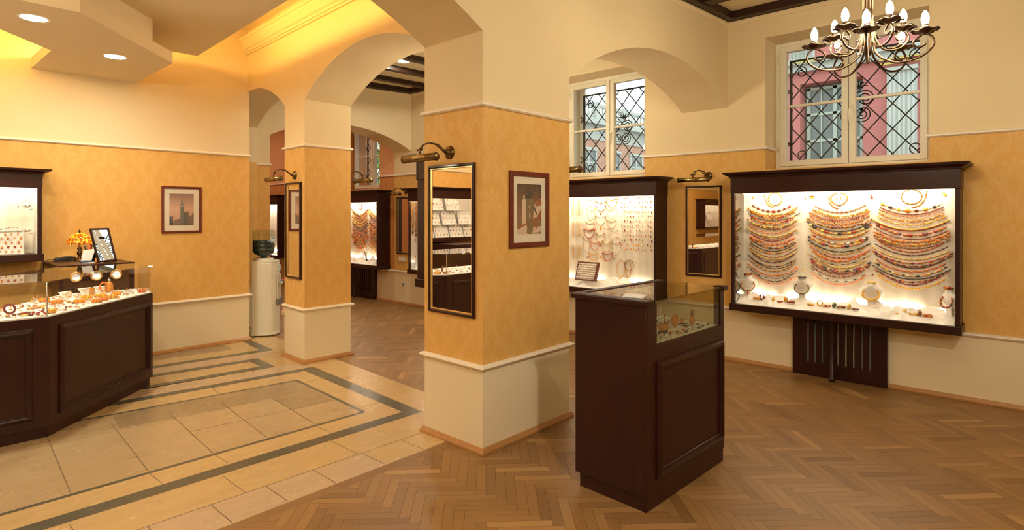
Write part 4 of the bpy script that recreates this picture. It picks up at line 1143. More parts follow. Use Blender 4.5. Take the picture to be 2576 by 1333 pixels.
for i, (c, x, z, lab) in enumerate(tl):
    o = tr if i == 0 else copy_tree(tr); o['label'] = lab; o['group'] = 'trays on the glass shelves'
    T = c.matrix_basis @ Matrix.Translation((x-.0, -.13 if c is CASEL else -.12, z)) @ Matrix.Rotation(-.30, 4, 'X'); o.matrix_basis = T; TR.append((T, i))
g0 = MB(); g0.ring((0, 0, 0), .017, .0012, (0, 1, 0), 18, 5, GI['white']); g0.ball((0, -.004, -.002), (.007, .004, .009), 6, 4, GI['honey']); g0 = g0.build('amber_pendant', GM)
g1 = MB(); g1.ring((0, 0, 0), .017, .0012, (0, 1, 0), 18, 5, GI['white']); g1.ball((0, -.004, -.004), (.008, .005, .013), 6, 4, GI['orange']); g1.ball((0, -.004, .012), .003, 5, 3, GI['silver']); g1 = g1.build('amber_pendant', GM)
g2_ = MB(); g2_.ring((0, 0, 0), .017, .0012, (0, 1, 0), 18, 5, GI['white']); g2_.ball((-.004, -.004, .002), (.006, .004, .006), 6, 4, GI['dark']); g2_.ball((.004, -.004, .002), (.006, .004, .006), 6, 4, GI['dark']); g2_.ball((0, -.004, -.005), (.006, .004, .006), 6, 4, GI['red']); g2_ = g2_.build('amber_pendant', GM)
first = {0: True, 1: True, 2: True}
for T, i in TR:
    rows, per = (5, 6) if i == 0 else (3, 4)
    for j in range(rows):
        for k in range(per):
            if i and jr.random() < .1: continue
            w = jr.choice((0, 0, 1, 2)); src = (g0, g1, g2_)[w]
            o = src if first[w] else src.copy()
            if not first[w]: COL.objects.link(o)
            first[w] = False
            o.matrix_basis = T @ Matrix.Translation((-.135+.27*(k+.5+(.25 if j % 2 else -.25)*.8)/per, -.007, .21-.21*(j+.5)/rows))
            if i == 0: tag(o, '%s, %s in the %s row of the tray at the right end of the left showcase' % (['round honey pendant', 'orange drop pendant', 'dark heart-shaped pendant'][w], ORD[k], ORD[j]), 'pendant', 'pendants on the visible tray')
            else: tag(o, 'small amber pendant pinned on a tray seen in the mirrors', 'pendant', 'pendants on mirrored trays')
def stand(x, z, dots, lab1, lab2, lab3):
    mb = MB(); pts = [(-.20, 0, .004), (-.14, 0, .004), (-.09, 0, .012), (-.04, 0, .030), (.01, 0, .040), (.06, 0, .040)]
    vs = []; 
    for p in pts: vs += [(p[0], -.02, p[2]), (p[0], .02, p[2]), (p[0], .02, p[2]-.004), (p[0], -.02, p[2]-.004)]
    fs = []
    for i in range(len(pts)-1):
        a = i*4; fs += [(a, a+1, a+5, a+4), (a+1, a+2, a+6, a+5), (a+2, a+3, a+7, a+6), (a+3, a, a+4, a+7)]
    fs += [(0, 3, 2, 1), (20, 21, 22, 23)]
    mb.add(vs, fs, 0); mb.tube([(.055, -.018, .036), (.055, -.018, 0)], .003, 5); mb.tube([(.055, .018, .036), (.055, .018, 0)], .003, 5)
    o = mb.build('bracelet_stand', M['white'], normals=True); o.matrix_basis = CASEL.matrix_basis @ Matrix.Translation((x, -.17, z)); tag(o, lab1, 'stand', 'wavy bracelet stands')
    mb = MB()
    for i in range(18):
        u = i/17; X = -.19+.24*u; 
        for a, b in zip(pts, pts[1:]):
            if a[0] <= X <= b[0]: Z = a[2]+(b[2]-a[2])*(X-a[0])/(b[0]-a[0])
        mb.ball((X, -.004, Z+.004), (.007, .004, .004), 6, 4, GI[dots if i % 2 else 'silver'])
    o = mb.build('bracelet', GM); o.matrix_basis = CASEL.matrix_basis @ Matrix.Translation((x, -.17, z)); tag(o, lab2, 'bracelet', 'bracelets on wavy stands')
    mb = MB(); mb.ball((0, 0, .018), (.034, .022, .019), 14, 8); o = mb.build('earring_block', M['white']); o.matrix_basis = CASEL.matrix_basis @ Matrix.Translation((x+.115, -.175, z)); tag(o, lab3[0], 'display block', 'white earring blocks')
    for s_ in (-1, 1):
        mb = MB(); mb.ball((0, 0, 0), (.006, .003, .006), 6, 4, GI[lab3[3]]); o = mb.build('amber_earring', GM); o.matrix_basis = CASEL.matrix_basis @ Matrix.Translation((x+.115+s_*.014, -.197, z+.020)); tag(o, lab3[1 if s_ < 0 else 2], 'earring', 'earrings on white blocks')
stand(1.24, .492, 'white', 'white wavy bracelet stand on the top glass shelf', 'silver bracelet on the wavy stand of the top glass shelf', ('white rounded earring block on the top glass shelf', 'left green earring on the top shelf block', 'right green earring on the top shelf block', 'green'))
stand(1.24, .268, 'brown', 'white wavy bracelet stand on the middle glass shelf', 'brown and silver bracelet on the middle glass shelf stand', ('white rounded earring block on the middle glass shelf', 'left orange earring on the middle shelf block', 'right orange earring on the middle shelf block', 'orange'))
# ------------------------------------------------------------------ counters
def moulding(parent, L, H, M4, name='panel_moulding'):
    """rectangular raised moulding, L x H, standing on the plane given by M4 (local x along, z up, -y out)"""
    mb = MB()
    prof = [(0, 0), (0, .008), (-.006, .010), (-.010, .018), (-.024, .024), (-.034, .020), (-.036, .012), (-.046, .010), (-.050, .005), (-.050, 0)]
    mb.sweep([(0, 0), (L, 0), (L, H), (0, H)], prof, True)
    mb.v = [(x, -z, y) for x, y, z in mb.v]; mb.xf(M4)
    return mb.build(name, M['mahog_h'], parent, normals=True)
# freestanding glass-topped counter
fc = thing('display_counter', 'freestanding dark wood counter with smoked glass top in front of the far showcase', 'counter', (2.612, 1.467, 0), R(-2.4))
mb = MB(); mb.box(.012, .845, .006, .425, 0, .078); mb.build('plinth', M['mahogany'], fc)
mb = MB(); mb.box(0, .02, 0, .45, .075, 1.05); mb.build('side_panel', M['mahogany'], fc, .002)
mb = MB(); mb.box(.008, .89, -.001, .02, .0, .838); mb.build('front_panel', M['mahogany'], fc, .002)
mb = MB(); mb.box(.02, .885, .43, .45, .075, .838); mb.build('back_panel', M['mahogany'], fc)
mb = MB(); mb.box(.885, .905, 0, .45, .075, .838); mb.build('side_panel', M['mahogany'], fc)
mb = MB(); mb.box(.02, .112, -.001, .03, .838, 1.05); mb.build('corner_post', M['mahogany'], fc, .002)
mb = MB(); mb.box(.855, .905, 0, .045, .838, 1.05); mb.build('corner_post', M['mahogany'], fc, .002)
mb = MB(); mb.box(.02, .885, .02, .43, .832, .840); mb.build('deck', M['deck'], fc)
moulding(fc, .775, .61, Matrix.Translation((.105, -.001, .14)))
mb = MB(); mb.box(-.016, .055, -.02, .475, 1.050, 1.079); mb.box(.055, .925, .425, .475, 1.050, 1.079); mb.box(.055, .070, -.02, .05, 1.050, 1.079); mb.box(.855, .925, -.02, .05, 1.050, 1.079)
mb.build('top_frame', M['mahog_h'], fc, .006)
mb = MB(); mb.box(.055, .92, -.012, .425, 1.066, 1.074); mb.build('glass_top', M['smoke'], fc)
mb = MB(); mb.box(.112, .856, .006, .012, .838, 1.066); mb.build('front_glass', M['smoke'], fc)
mb = MB(); mb.box(.05, .89, .432, .437, .838, 1.05); mb.build('back_glass', M['smoke'], fc)
mb = MB(); mb.box(.89, .895, .045, .43, .838, 1.06); mb.build('side_glass', M['smoke'], fc)
fcM = Matrix.Translation(fc.location) @ Matrix.Rotation(fc.rotation_euler.z, 4, 'Z')
for k, (x, y, a) in enumerate(((2.70, 1.585, .2), (2.745, 1.60, -.1))):
    mb = MB(); mb.box(-.03, .03, -.055, .055, 0, .004); o = mb.build('price_leaflet', M['paper']); place(o, (x, y, 1.0792+.0042*k), a); tag(o, ['white leaflet lying flat on the freestanding counter top', 'topmost white leaflet of the pile on the freestanding counter'][k], 'leaflet', 'leaflets on the freestanding counter')
DZ = .8405
def lump(nm, c, r, x, y, z, label, cat, grp=None, rot=0, seg=8):
    mb = MB(); mb.ball((0, 0, r[2]), r, seg, 6, GI[c]); o = mb.build(nm, GM); place(o, (x, y, z), rot); return tag(o, label, cat, grp)
# the amber ship
s = thing('amber_ship', 'brown amber ship model with sails on the deck of the freestanding counter', 'ornament', (3.0, 1.572, DZ), .2)
mb = MB(); n = 12; vs = []; fs = []
for i, (w, z) in enumerate(((.012, .014), (.022, .026), (.030, .050))):
    for k in range(n):
        a = 2*PI*k/n; vs.append((.068*(.6+.2*i)*math.cos(a), w*math.sin(a), z+.010*abs(math.cos(a))**3))
for i in range(2):
    for k in range(n): fs.append((i*n+k, i*n+(k+1) % n, (i+1)*n+(k+1) % n, (i+1)*n+k))
fs += [tuple(range(n))[::-1], tuple(range(2*n, 3*n))]
mb.add(vs, fs, 0, True); mb.build('hull', G['honey'], s)
mb = MB()
for x, h in ((-.02, .125), (.02, .115)): mb.tube([(x, 0, .05), (x, 0, h)], .0022, 6)
mb.build('mast', G['brown'], s)
for x, z0, z1 in ((-.022, .06, .088), (-.022, .092, .116), (.018, .058, .085), (.018, .088, .108)):
    mb = MB(); mb.add([(x-.016, -.008, z0), (x+.016, -.004, z0), (x+.012, -.010, z1), (x-.012, -.008, z1), (x-.016, -.006, z0), (x+.016, -.002, z0), (x+.012, -.008, z1), (x-.012, -.006, z1)], [(0,1,2,3),(7,6,5,4),(0,4,5,1),(1,5,6,2),(2,6,7,3),(3,7,4,0)]); mb.build('sail', G['white'] if x < 0 else G['honey'], s)
mb = MB(); mb.box(-.03, -.025, -.02, .02, 0, .018); mb.box(.025, .03, -.02, .02, 0, .018); mb.build('stand', M['black'], s)
lump('amber_stone', 'honey', (.034, .022, .040), 3.204, 1.600, DZ, 'large upright honey amber stone in the middle of the freestanding counter deck', 'stone', None, .3, 10)
rb = thing('amber_rabbit', 'brown amber figure with two long ears at the back of the freestanding counter', 'ornament', (3.383, 1.575, DZ))
mb = MB(); mb.lathe([(.010, 0), (.017, .008), (.018, .025), (.014, .040), (.009, .05)], 12); mb.build('body', G['honey'], rb)
for sx in (-1, 1):
    mb = MB(); mb.tube([(sx*.006, 0, .045), (sx*.010, 0, .066), (sx*.014, 0, .088)], [.005, .006, .002], 7); mb.build('ear', G['brown'], rb)
lump('amber_sphere', 'honey', (.016, .016, .016), 3.36, 1.632, DZ, 'small round brown amber ball behind the amber stone', 'ornament')
FI = [('red', 3.159, 1.525, 'red drop pendant beside the amber stone'), ('yellow', 3.254, 1.515, 'yellow flat amber pendant in front of the rabbit figure'), ('brown', 3.085, 1.527, 'brown oval pendant near the front edge'), ('honey', 3.055, 1.493, 'honey oval pendant at the very front edge'),
      ('red', 3.024, 1.538, 'reddish pendant right of the ship'), ('yellow', 3.06, 1.545, 'pale yellow chip behind the brown pendant'), ('yellow', 3.03, 1.498, 'yellow chip at the front edge right of the ship'), ('green', 3.112, 1.486, 'green-brown pendant at the front edge'),
      ('dark', 3.258, 1.559, 'dark chequered pendant behind the yellow one'), ('green', 3.274, 1.481, 'green and silver ring at the right front'), ('green', 3.373, 1.532, 'green brooch before the rabbit figure'), ('green', 3.413, 1.488, 'green brooch in the right front corner'), ('green', 3.345, 1.489, 'green bar brooch at the right front'),
      ('gold', 3.209, 1.655, 'golden block behind the amber stone'), ('honey', 3.13, 1.60, 'honey point left of the amber stone')]
for c, x, y, lab in FI:
    o = lump('amber_pendant', c, (.013, .009, .006), x, y, DZ, lab+' on the freestanding counter deck', 'pendant', 'pendants on the freestanding counter', jr.random()*3)
mb = MB(); mb.ball((0, 0, .014), (.013, .013, .014), 8, 6, GI['white'])
for k in range(7): mb.ball((.012*math.cos(k*2.4), .012*math.sin(k*2.4), .006+.0025*k), .004, 5, 4, GI['dark'])
o = mb.build('spotted_pendant', GM); place(o, (3.164, 1.49, DZ)); tag(o, 'white ball pendant with dark spots near the front glass of the freestanding counter', 'pendant')
for k, (x, y) in enumerate(((2.852, 1.528), (2.901, 1.525), (2.883, 1.493), (2.924, 1.489), (2.822, 1.495), (2.803, 1.502), (2.786, 1.54), (2.94, 1.535), (2.86, 1.565), (2.80, 1.58), (3.214, 1.482))):
    mb = MB(); mb.ring((0, 0, .009), .009, .0018, (jr.uniform(-1, 1), 1, .3), 16, 6, GI['silver']); c = ['green', 'yellow', 'white', 'dark'][k % 4]; mb.ball((0, 0, .019), (.008, .007, .005), 7, 5, GI[c]); mb.ball((.006, .004, .016), .004, 5, 4, GI['silver'])
    o = mb.build('silver_ring', GM); place(o, (x, y, DZ), jr.random()*3); tag(o, 'silver ring with %s stone, %s of the rings near the front glass of the freestanding counter' % (Cn[c], ORD[k]), 'ring', 'silver rings on the freestanding counter')
for k, (x, y, a, c) in enumerate(((3.307, 1.618, 2.5, 'black'), (3.30, 1.566, 2.7, 'black'), (3.409, 1.732, .4, 'honey'), (3.295, 1.683, .3, 'brown'), (3.28, 1.739, .2, 'green'), (3.249, 1.733, .6, 'black'), (3.328, 1.779, .3, 'black'), (3.41, 1.802, .1, 'green'), (3.398, 1.745, .5, 'black'), (3.15, 1.70, .4, 'honey'))):
    mb = MB(); mb.tube([(-.05, 0, .004), (0, 0, .005), (.05, 0, .004)], [.002, .004, .0015], 6, GI[c]); mb.ball((-.03, 0, .005), (.022, .006, .004), 6, 4, GI['silver' if k % 2 else c])
    o = mb.build('letter_opener', GM); place(o, (x, y, DZ), a); tag(o, '%s long slim piece, %s of the slim pieces lying at the back of the freestanding counter' % (Cn[c], ORD[k]), 'letter opener', 'slim pieces at the back of the freestanding counter')
# corner counter of the hall
lc = thing('corner_counter', 'long dark wood corner counter with glass case full of jewellery by the left wall', 'counter', (0, 5.5, 0))
LT = Matrix.Translation((0, -5.5, 0))
A, B_, C_ = (-2.7, 4.985), (.776, 4.970), (1.632, 5.818)
D_, E_, F_, H_ = (1.640, 6.215), (1.03, 6.215), (.60, 5.66), (-2.7, 5.68)
def lbox(mb, name, mat, **k): return mb.xf(LT).build(name, M[mat], lc, **k)
def inset(P, d):
    n = len(P); out = []
    for i in range(n):
        a, b, c = Vector(P[i-1]), Vector(P[i]), Vector(P[(i+1) % n])
        n1 = (b-a).normalized(); n2 = (c-b).normalized(); m1 = Vector((-n1.y, n1.x)); m2 = Vector((-n2.y, n2.x)); m = (m1+m2)/(1+m1.dot(m2)); q = b+m*d; out.append((q.x, q.y))
    return out
LP = [A, B_, C_, D_, E_, F_, H_]
mb = MB(); mb.prism(inset(LP, .022), 0, .075); lbox(mb, 'plinth', 'mahogany')
mb = MB(); mb.prism(LP, .075, .818); lbox(mb, 'body', 'mahogany', bevel=.002)
mb = MB(); mb.prism(inset(LP, .012), .818, .826); lbox(mb, 'deck', 'deck')
dv = Vector((C_[0]-B_[0], C_[1]-B_[1])); da = math.atan2(dv.y, dv.x)
moulding(lc, 1.075, .615, LT @ Matrix.Translation((B_[0], B_[1], .135)) @ Matrix.Rotation(da, 4, 'Z') @ Matrix.Translation((.085, 0, 0)))
for x0, L in ((-.62, 1.31), (-2.1, 1.31)): moulding(lc, L, .615, LT @ Matrix.Translation((x0, 4.977, .135)))
mb = MB(); mb.prism([(A[0], A[1]), (B_[0]+.004, B_[1]-.006), (C_[0]+.006, C_[1]-.006), (1.644, 6.24), (1.03, 6.24), (.60, 5.70), (A[0], 5.72)], 1.056, 1.064); lbox(mb, 'glass_top', 'glass')
def pane(p, q, z0, z1, t=.006):
    p, q = Vector(p), Vector(q); d = (q-p).normalized(); nn = Vector((-d.y, d.x)); p = p+d*.002; q = q-d*.002; p1, q1 = p+nn*.012, q+nn*.012; p2, q2 = p1+nn*t, q1+nn*t
    mb = MB(); mb.prism([(p1.x, p1.y), (q1.x, q1.y), (q2.x, q2.y), (p2.x, p2.y)], z0, z1); return mb
lbox(pane(A, B_, .826, 1.056), 'front_glass', 'glass'); lbox(pane(B_, C_, .826, 1.056), 'front_glass', 'glass'); lbox(pane(C_, D_, .826, 1.056), 'side_glass', 'glass'); lbox(pane(H_[::1], F_, .826, 1.056), 'back_glass', 'glass') if False else None
mb = MB(); mb.tube([(B_[0]-.012, B_[1]+.02, .826), (B_[0]-.012, B_[1]+.02, 1.056)], .004, 6); lbox(mb, 'corner_post', 'steel')
# service desk behind it
def make_desk():
    d = thing('service_desk', '', 'desk', (1.32, 6.62, 0))
    T = Matrix.Translation((-1.32, -6.62, 0))
    mb = MB(); mb.box(1.035, 1.605, 6.245, 7.025, 1.040, 1.0705); mb.xf(T).build('desk_top', M['mahog_h'], d, .003)
    fp = None
    mb = MB(); mb.box(1.04, 1.60, 6.25, 6.27, 0, 1.04); fp = mb.xf(T).build('front_panel', M['mahog_h'], d)
    mb = MB(); mb.box(1.578, 1.60, 6.27, 7.0, 0, 1.04); mb.xf(T).build('side_panel', M['mahogany'], d)
    mb = MB(); mb.box(1.04, 1.06, 6.27, 6.60, 0, 1.04); mb.xf(T).build('side_panel', M['mahogany'], d)
    mb = MB(); mb.box(1.06, 1.578, 6.27, 7.0, .84, .86); mb.xf(T).build('inner_shelf', M['mahog_h'], d)
    for x in (1.158, 1.306, 1.458):
        mb = MB(); mb.lathe([(.030, 0), (.030, .008), (.038, .013), (.047, .008), (.048, 0)], 24, cap=False); mb.xf(T @ Matrix.Translation((x, 6.25, .966)) @ Matrix.Rotation(PI/2, 4, 'X')); rg = mb.build('spot_ring', M['gold'], d)
        mb = MB(); mb.lathe([(0.001, .002), (.018, .004), (.030, .001)], 20, cap=True); mb.xf(T @ Matrix.Translation((x, 6.249, .966)) @ Matrix.Rotation(PI/2, 4, 'X')); mb.build('spot_lamp', M['halo'], rg)
    return d
M['halo'] = emit('halogen', (1, .95, .84), 1.1)
dk = make_desk(); dk['label'] = 'dark service desk with round spotlights behind the corner counter'; dk['group'] = 'service desks by the left wall'
dup(dk, 'second dark service desk seen only in the pillar mirror', (-.80, 6.62, 0), 0, 'service desks by the left wall')
# ---- things in the corner counter
CZ = .8265
def put(mb, nm, x, y, label, cat, grp=None, rot=0, z=CZ):
    o = mb.build(nm, GM); place(o, (x, y, z), rot); return tag(o, label, cat, grp)
mb = MB(); mb.ring((0, 0, .038), .032, .007, (.55, .8, .12), 28, 8, GI['dark']); put(mb, 'bangle', .60, 5.25, 'dark red bangle standing upright at the left of the corner counter', 'bangle')
for k, (x, y, c) in enumerate(((.646, 5.171, 'dark'), (.676, 5.207, 'red'), (.694, 5.187, 'dark'), (.693, 5.084, 'dark'), (.719, 5.183, 'red'), (.738, 5.139, 'dark'), (.726, 5.07, 'red'), (.772, 5.196, 'dark'), (.772, 5.101, 'red'), (.65, 5.13, 'brown'), (.615, 5.16, 'dark'))):
    mb = MB(); mb.ball((0, 0, .006), (.017, .012, .007), 8, 5, GI[c]); mb.ball((.017, 0, .005), .003, 5, 3, GI['silver'])
    put(mb, 'oval_pendant', x, y, '%s oval pendant, %s of the dark red cluster in the corner counter' % (Cn[c], ORD[k]), 'pendant', 'dark red ovals in the corner counter', jr.random()*3)
def nugget(nm, x, y, c, s, label):
    mb = MB(); cl = c if isinstance(c, list) else [c]
    for k in range(11):
        a = 2*PI*k/11; mb.ball((s*math.cos(a), s*math.sin(a), .015), (.013, .012, .015*jr.uniform(.8, 1.2)), 6, 5, GI[cl[k % len(cl)]], Matrix.Rotation(jr.random(), 3, 'Z'))
    put(mb, nm, x, y, label, 'bracelet', 'nugget bracelets in the corner counter', jr.random())
for k, (x, y, c, s, nm) in enumerate(((.92, 5.611, ['honey', 'orange'], .030, 'large orange nugget bracelet beside the glass corner'), (.87, 5.80, ['orange', 'gold'], .028, 'orange nugget bracelet at the back behind the glass corner'), (1.135, 5.757, ['gold', 'yellow'], .036, 'big golden nugget bracelet in the middle of the corner counter'),
        (1.235, 5.77, ['yellow', 'gold'], .032, 'yellow nugget bracelet right of the big golden one'), (1.045, 5.52, ['gold', 'orange'], .028, 'golden nugget bracelet near the front glass'), (1.138, 5.442, ['orange', 'honey'], .026, 'orange-brown nugget bracelet at the front edge'), (1.200, 5.520, ['orange', 'coral'], .026, 'orange nugget bracelet at the front right'),
        (1.285, 5.62, ['honey', 'yellow'], .026, 'honey chip bracelet by the front glass right of the orange ones'), (1.362, 5.82, ['gold', 'orange'], .024, 'golden chip bracelet in the right half of the corner counter'), (1.558, 5.86, ['orange', 'red'], .022, 'red and orange chip bracelet at the right end of the corner counter'), (.806, 5.105, ['gold', 'yellow'], .018, 'small golden chip bracelet at the glass corner'))):
    nugget('nugget_bracelet', x, y, c, s, nm)
def amber_tree(x, y, label):
    t = thing('amber_tree', label, 'ornament', (x, y, CZ), 0, 'little amber trees in the corner counter')
    mb = MB(); mb.ball((0, 0, .006), (.016, .014, .008), 8, 5, GI['honey']); mb.build('base', GM, t)
    mb = MB(); mb.tube([(0, 0, .01), (.002, 0, .03), (0, 0, .06)], [.003, .002, .001], 5, GI['silver'])
    for k in range(9):
        a = k*2.4; mb.tube([(0, 0, .025+.003*k), (.018*math.cos(a), .018*math.sin(a), .038+.0045*k)], .001, 4, GI['silver'])
    mb.build('branches', GM, t)
    mb = MB()
    for k in range(9):
        a = k*2.4; mb.ball((.019*math.cos(a), .019*math.sin(a), .040+.0045*k), .005, 6, 4, GI[['white', 'yellow', 'honey'][k % 3]])
    mb.build('crown_beads', GM, t)
amber_tree(.776, 5.547, 'little silver tree with pale beads left of the glass corner'); amber_tree(.994, 5.617, 'little silver tree with amber beads right of the glass corner')
mb = MB(); mb.lathe([(.018, 0), (.018, .05), (.021, .055), (.021, .066), (.016, .070)], 12, mat=GI['honey']); put(mb, 'amber_pillar', 1.209, 5.93, 'short amber pillar standing at the back of the corner counter', 'ornament')
tp = thing('amber_teapot', 'reddish amber teapot-like ornament with a large ring handle in the corner counter', 'ornament', (1.37, 6.10, CZ), .6)
mb = MB(); mb.lathe([(.030, 0), (.034, .02), (.030, .07), (.020, .088), (.012, .092)], 10); mb.ball((-.02, -.02, .03), (.018, .018, .03), 7, 6); mb.build('body', G['honey'], tp)
mb = MB(); mb.ring((-.058, 0, .055), .036, .0065, (.15, 1, 0), 24, 7); mb.build('handle', G['orange'], tp)
mb = MB(); mb.ball((0, 0, .102), (.013, .011, .014), 8, 5); mb.tube([(0, 0, .11), (-.012, 0, .128)], .003, 5); mb.tube([(-.012, 0, .126), (.03, 0, .124)], .003, 5); mb.build('lid_figure', G['silver'], tp)
mb = MB(); mb.ball((0, 0, .016), .016, 10, 7, GI['cream']); put(mb, 'amber_ball', .805, 5.409, 'cream amber ball just left of the glass corner', 'ornament')
mb = MB()
for k in range(3): mb.tube([(-.04, .010*k, .006), (.04, .010*k+.004, .006)], .005, 6, GI['coral' if k % 2 else 'honey'])
put(mb, 'amber_stick_bundle', .755, 5.413, 'bundle of three orange sticks in the left part of the corner counter', 'ornament')
mb = MB(); mb.ball((0, 0, .005), (.034, .018, .006), 10, 5, GI['cream']); put(mb, 'flat_amber_slice', .66, 5.092, 'flat cream amber slice by the front glass of the corner counter', 'ornament', None, .5)
for k, (x, y, a) in enumerate(((1.06, 5.93, .6), (1.22, 6.10, .4), (1.33, 6.13, .2), (1.10, 5.72, .9))):
    t = thing('jewelry_card', '%s white card with silver chains leaning at the back of the corner counter' % ['leftmost', 'second', 'third', 'nearest small'][k], 'card', (x, y, CZ), a, 'white cards in the corner counter')
    mb = MB(); T = Matrix.Rotation(-.9, 4, 'X'); mb.box(-.055, .055, -.004, 0, 0, .075); mb.xf(T).build('card_board', M['white'], t)
    mb = MB()
    for j in range(4): mb.tube([(-.045, -.007, .012+.016*j), (0, -.007, .008+.016*j), (.045, -.007, .013+.016*j)], .0018, 5, GI['silver' if j % 2 else 'gold'])
    mb.xf(T).build('chain', GM, t)
# small silver and amber pieces spread over the deck
protos = []
def proto_small(kind):
    mb = MB()
    if kind == 0: mb.ring((0, 0, .009), .0085, .0016, (.2, 1, .4), 14, 5, GI['silver']); mb.ball((0, -.004, .019), (.006, .006, .005), 6, 4, GI['honey'])
    elif kind == 1: mb.ball((0, 0, .004), (.013, .008, .005), 7, 4, GI['orange']); mb.ring((0, 0, .003), .013, .0014, None, 14, 4, GI['silver'], 1, .65)
    elif kind == 2: mb.ball((0, 0, .005), (.009, .009, .006), 7, 4, GI['silver']); mb.ball((.012, 0, .004), (.006, .005, .004), 6, 4, GI['green'])
    elif kind == 3: mb.tube([(-.02, 0, .003), (0, .004, .004), (.02, 0, .003)], .0022, 5, GI['silver']); mb.ball((0, .004, .006), (.007, .006, .005), 6, 4, GI['yellow'])
    elif kind == 4: mb.ring((0, 0, .004), .012, .003, None, 14, 5, GI['silver'])
    else: mb.ball((0, 0, .006), (.010, .008, .007), 7, 4, GI['dark']); mb.ball((-.010, .003, .004), (.005, .005, .004), 6, 4, GI['silver'])
    return mb.build(['silver_ring', 'amber_pendant', 'silver_pendant', 'silver_brooch', 'silver_earring', 'dark_pendant'][kind], GM)
names_ = ['silver ring with honey stone', 'orange pendant in a silver rim', 'silver pendant with green bead', 'slim silver brooch with yellow stone', 'plain silver hoop', 'dark pendant with silver drop']
cats_ = ['ring', 'pendant', 'pendant', 'brooch', 'earring', 'pendant']
P_ = [proto_small(k) for k in range(6)]; used_ = [False]*6
fixed = [(o.location.x, o.location.y) for o in COL.objects if o.parent is None and abs(o.location.z-CZ) < .01]
dk_in = inset(LP, .04); pts_ = list(fixed); tries = 0; cnt = 0
def nextto(x, y):
    if x < .45: return 'at the left of the corner counter'
    if y-4.97 < (.30 if x < .8 else 99) and x < .8: return 'near the front glass left of the corner in the corner counter'
    if x < .8: return 'at the back left of the corner in the corner counter'
    d = (-(x-.776)+(y-4.97))/1.4142
    seg = 'left' if x+y < 6.6 else ('middle' if x+y < 7.1 else 'right')
    return 'along the %s of the slanting part of the corner counter, %s' % ('front' if d < .22 else 'back', seg+' third')
while cnt < 250 and tries < 30000:
    tries += 1
    x = jr.uniform(-.1, 1.64) if tries % 6 else jr.uniform(-2.5, .0); y = jr.uniform(4.97, 6.25)
    if not in_poly(x, y, dk_in): continue
    dmin = .024 if x > .3 else .07
    if any((x-a)**2+(y-b)**2 < dmin*dmin for a, b in pts_[len(fixed):]) or any((x-a)**2+(y-b)**2 < .035**2 for a, b in fixed): continue
    pts_.append((x, y)); cnt += 1
    k = jr.choice((0, 0, 1, 1, 2, 3, 3, 4, 4, 5)) if x < 1.4 else jr.choice((4, 4, 0, 2, 4, 3))
    o = P_[k] if not used_[k] else P_[k].copy()
    if used_[k]: COL.objects.link(o)
    used_[k] = True
    place(o, (x, y, CZ), jr.random()*6.28); tag(o, names_[k]+' '+nextto(x, y), cats_[k], names_[k]+' '+nextto(x, y))
# ------------------------------------------------------------------ mirrors, pictures, lamps, cooler, chandelier
def make_mirror(label, w, h, loc, rz):
    t = thing('wall_mirror', label, 'mirror', loc, rz, 'tall narrow wall mirrors')
    rect = [(-w/2, 0), (w/2, 0), (w/2, h), (-w/2, h)]
    def fr(prof, nm, mat):
        mb = MB(); mb.sweep(rect, prof, True); mb.v = [(x, -z, y) for x, y, z in mb.v]; return mb.build(nm, M[mat], t, normals=True)
    fr([(0, 0), (0, .014), (-.004, .020), (-.014, .022), (-.020, .016), (-.020, 0)], 'frame', 'mahog_h')
    fr([(-.020, 0), (-.020, .014), (-.026, .015), (-.030, .008), (-.030, 0)], 'gilt_edge', 'gold')
    mb = MB(); mb.box(-w/2+.026, w/2-.026, -.006, -.002, .026, h-.026); mb.build('mirror_glass', M['mirror'], t)
    return t
make_mirror('tall narrow mirror on the left face of the main pillar', .455, 1.002, (2.569, 2.885, .850), RX)
make_mirror('tall narrow mirror on the pier beside the water cooler', .355, 1.000, (fW2(5.73)-.004, 5.727, .849), RX-math.atan(.05))
make_mirror('tall narrow mirror under the arch beside the wide showcase', .398, .975, (XR, 2.644, .848), RX)
make_mirror('tall narrow mirror in the far room half hidden by a showcase', .42, .96, (XR, 7.87, .842), RX)
# pictures
def make_picture(label, w, h, loc, rz, fw, mw, art):
    t = thing('framed_picture', label, 'picture', loc, rz, 'framed pictures')
    mb = MB(); mb.sweep([(-w/2, 0), (w/2, 0), (w/2, h), (-w/2, h)], [(0, 0), (0, .016), (-.006, .020), (-fw+.004, .020), (-fw, .014), (-fw, 0)], True); mb.v = [(x, -z, y) for x, y, z in mb.v]; mb.build('frame', M['red_wood'], t, normals=True)
    mb = MB(); mb.box(-w/2+fw, w/2-fw, -.005, -.001, fw, h-fw); mb.build('mat_board', M['matb'], t)
    aw, ah = w-2*fw-2*mw[0], h-2*fw-mw[1]-mw[2]; ax, az = -w/2+fw+mw[0], fw+mw[1]
    mb = MB()
    for i, (pts, m) in enumerate(art[1]): mb.poly([(ax+u*aw, -.0052-.00003*i, az+v*ah) for u, v in pts], m)
    mb.build('print', art[0], t)
    mb = MB(); mb.box(-w/2+fw-.002, w/2-fw+.002, -.0125, -.0105, fw-.002, h-fw+.002); mb.build('picture_glass', M['glass'], t)
    return t
M['matb'] = plain('picture_mat_cream', (.74, .69, .55), .8)
def grad(name, stops):
    m, nt, b = newmat(name); tc = nt.nodes.new('ShaderNodeTexCoord'); s = nt.nodes.new('ShaderNodeSeparateXYZ'); nt.links.new(tc.outputs['Generated'], s.inputs[0])
    n = noise(nt, 6, 3, .6, tc.outputs['Generated']); nt.links.new(ramp(nt, (S(nt, s.outputs[2])+(n-.5)*.25).clamp(), stops), b.inputs['Base Color']); setc(b, rough=.6); return m
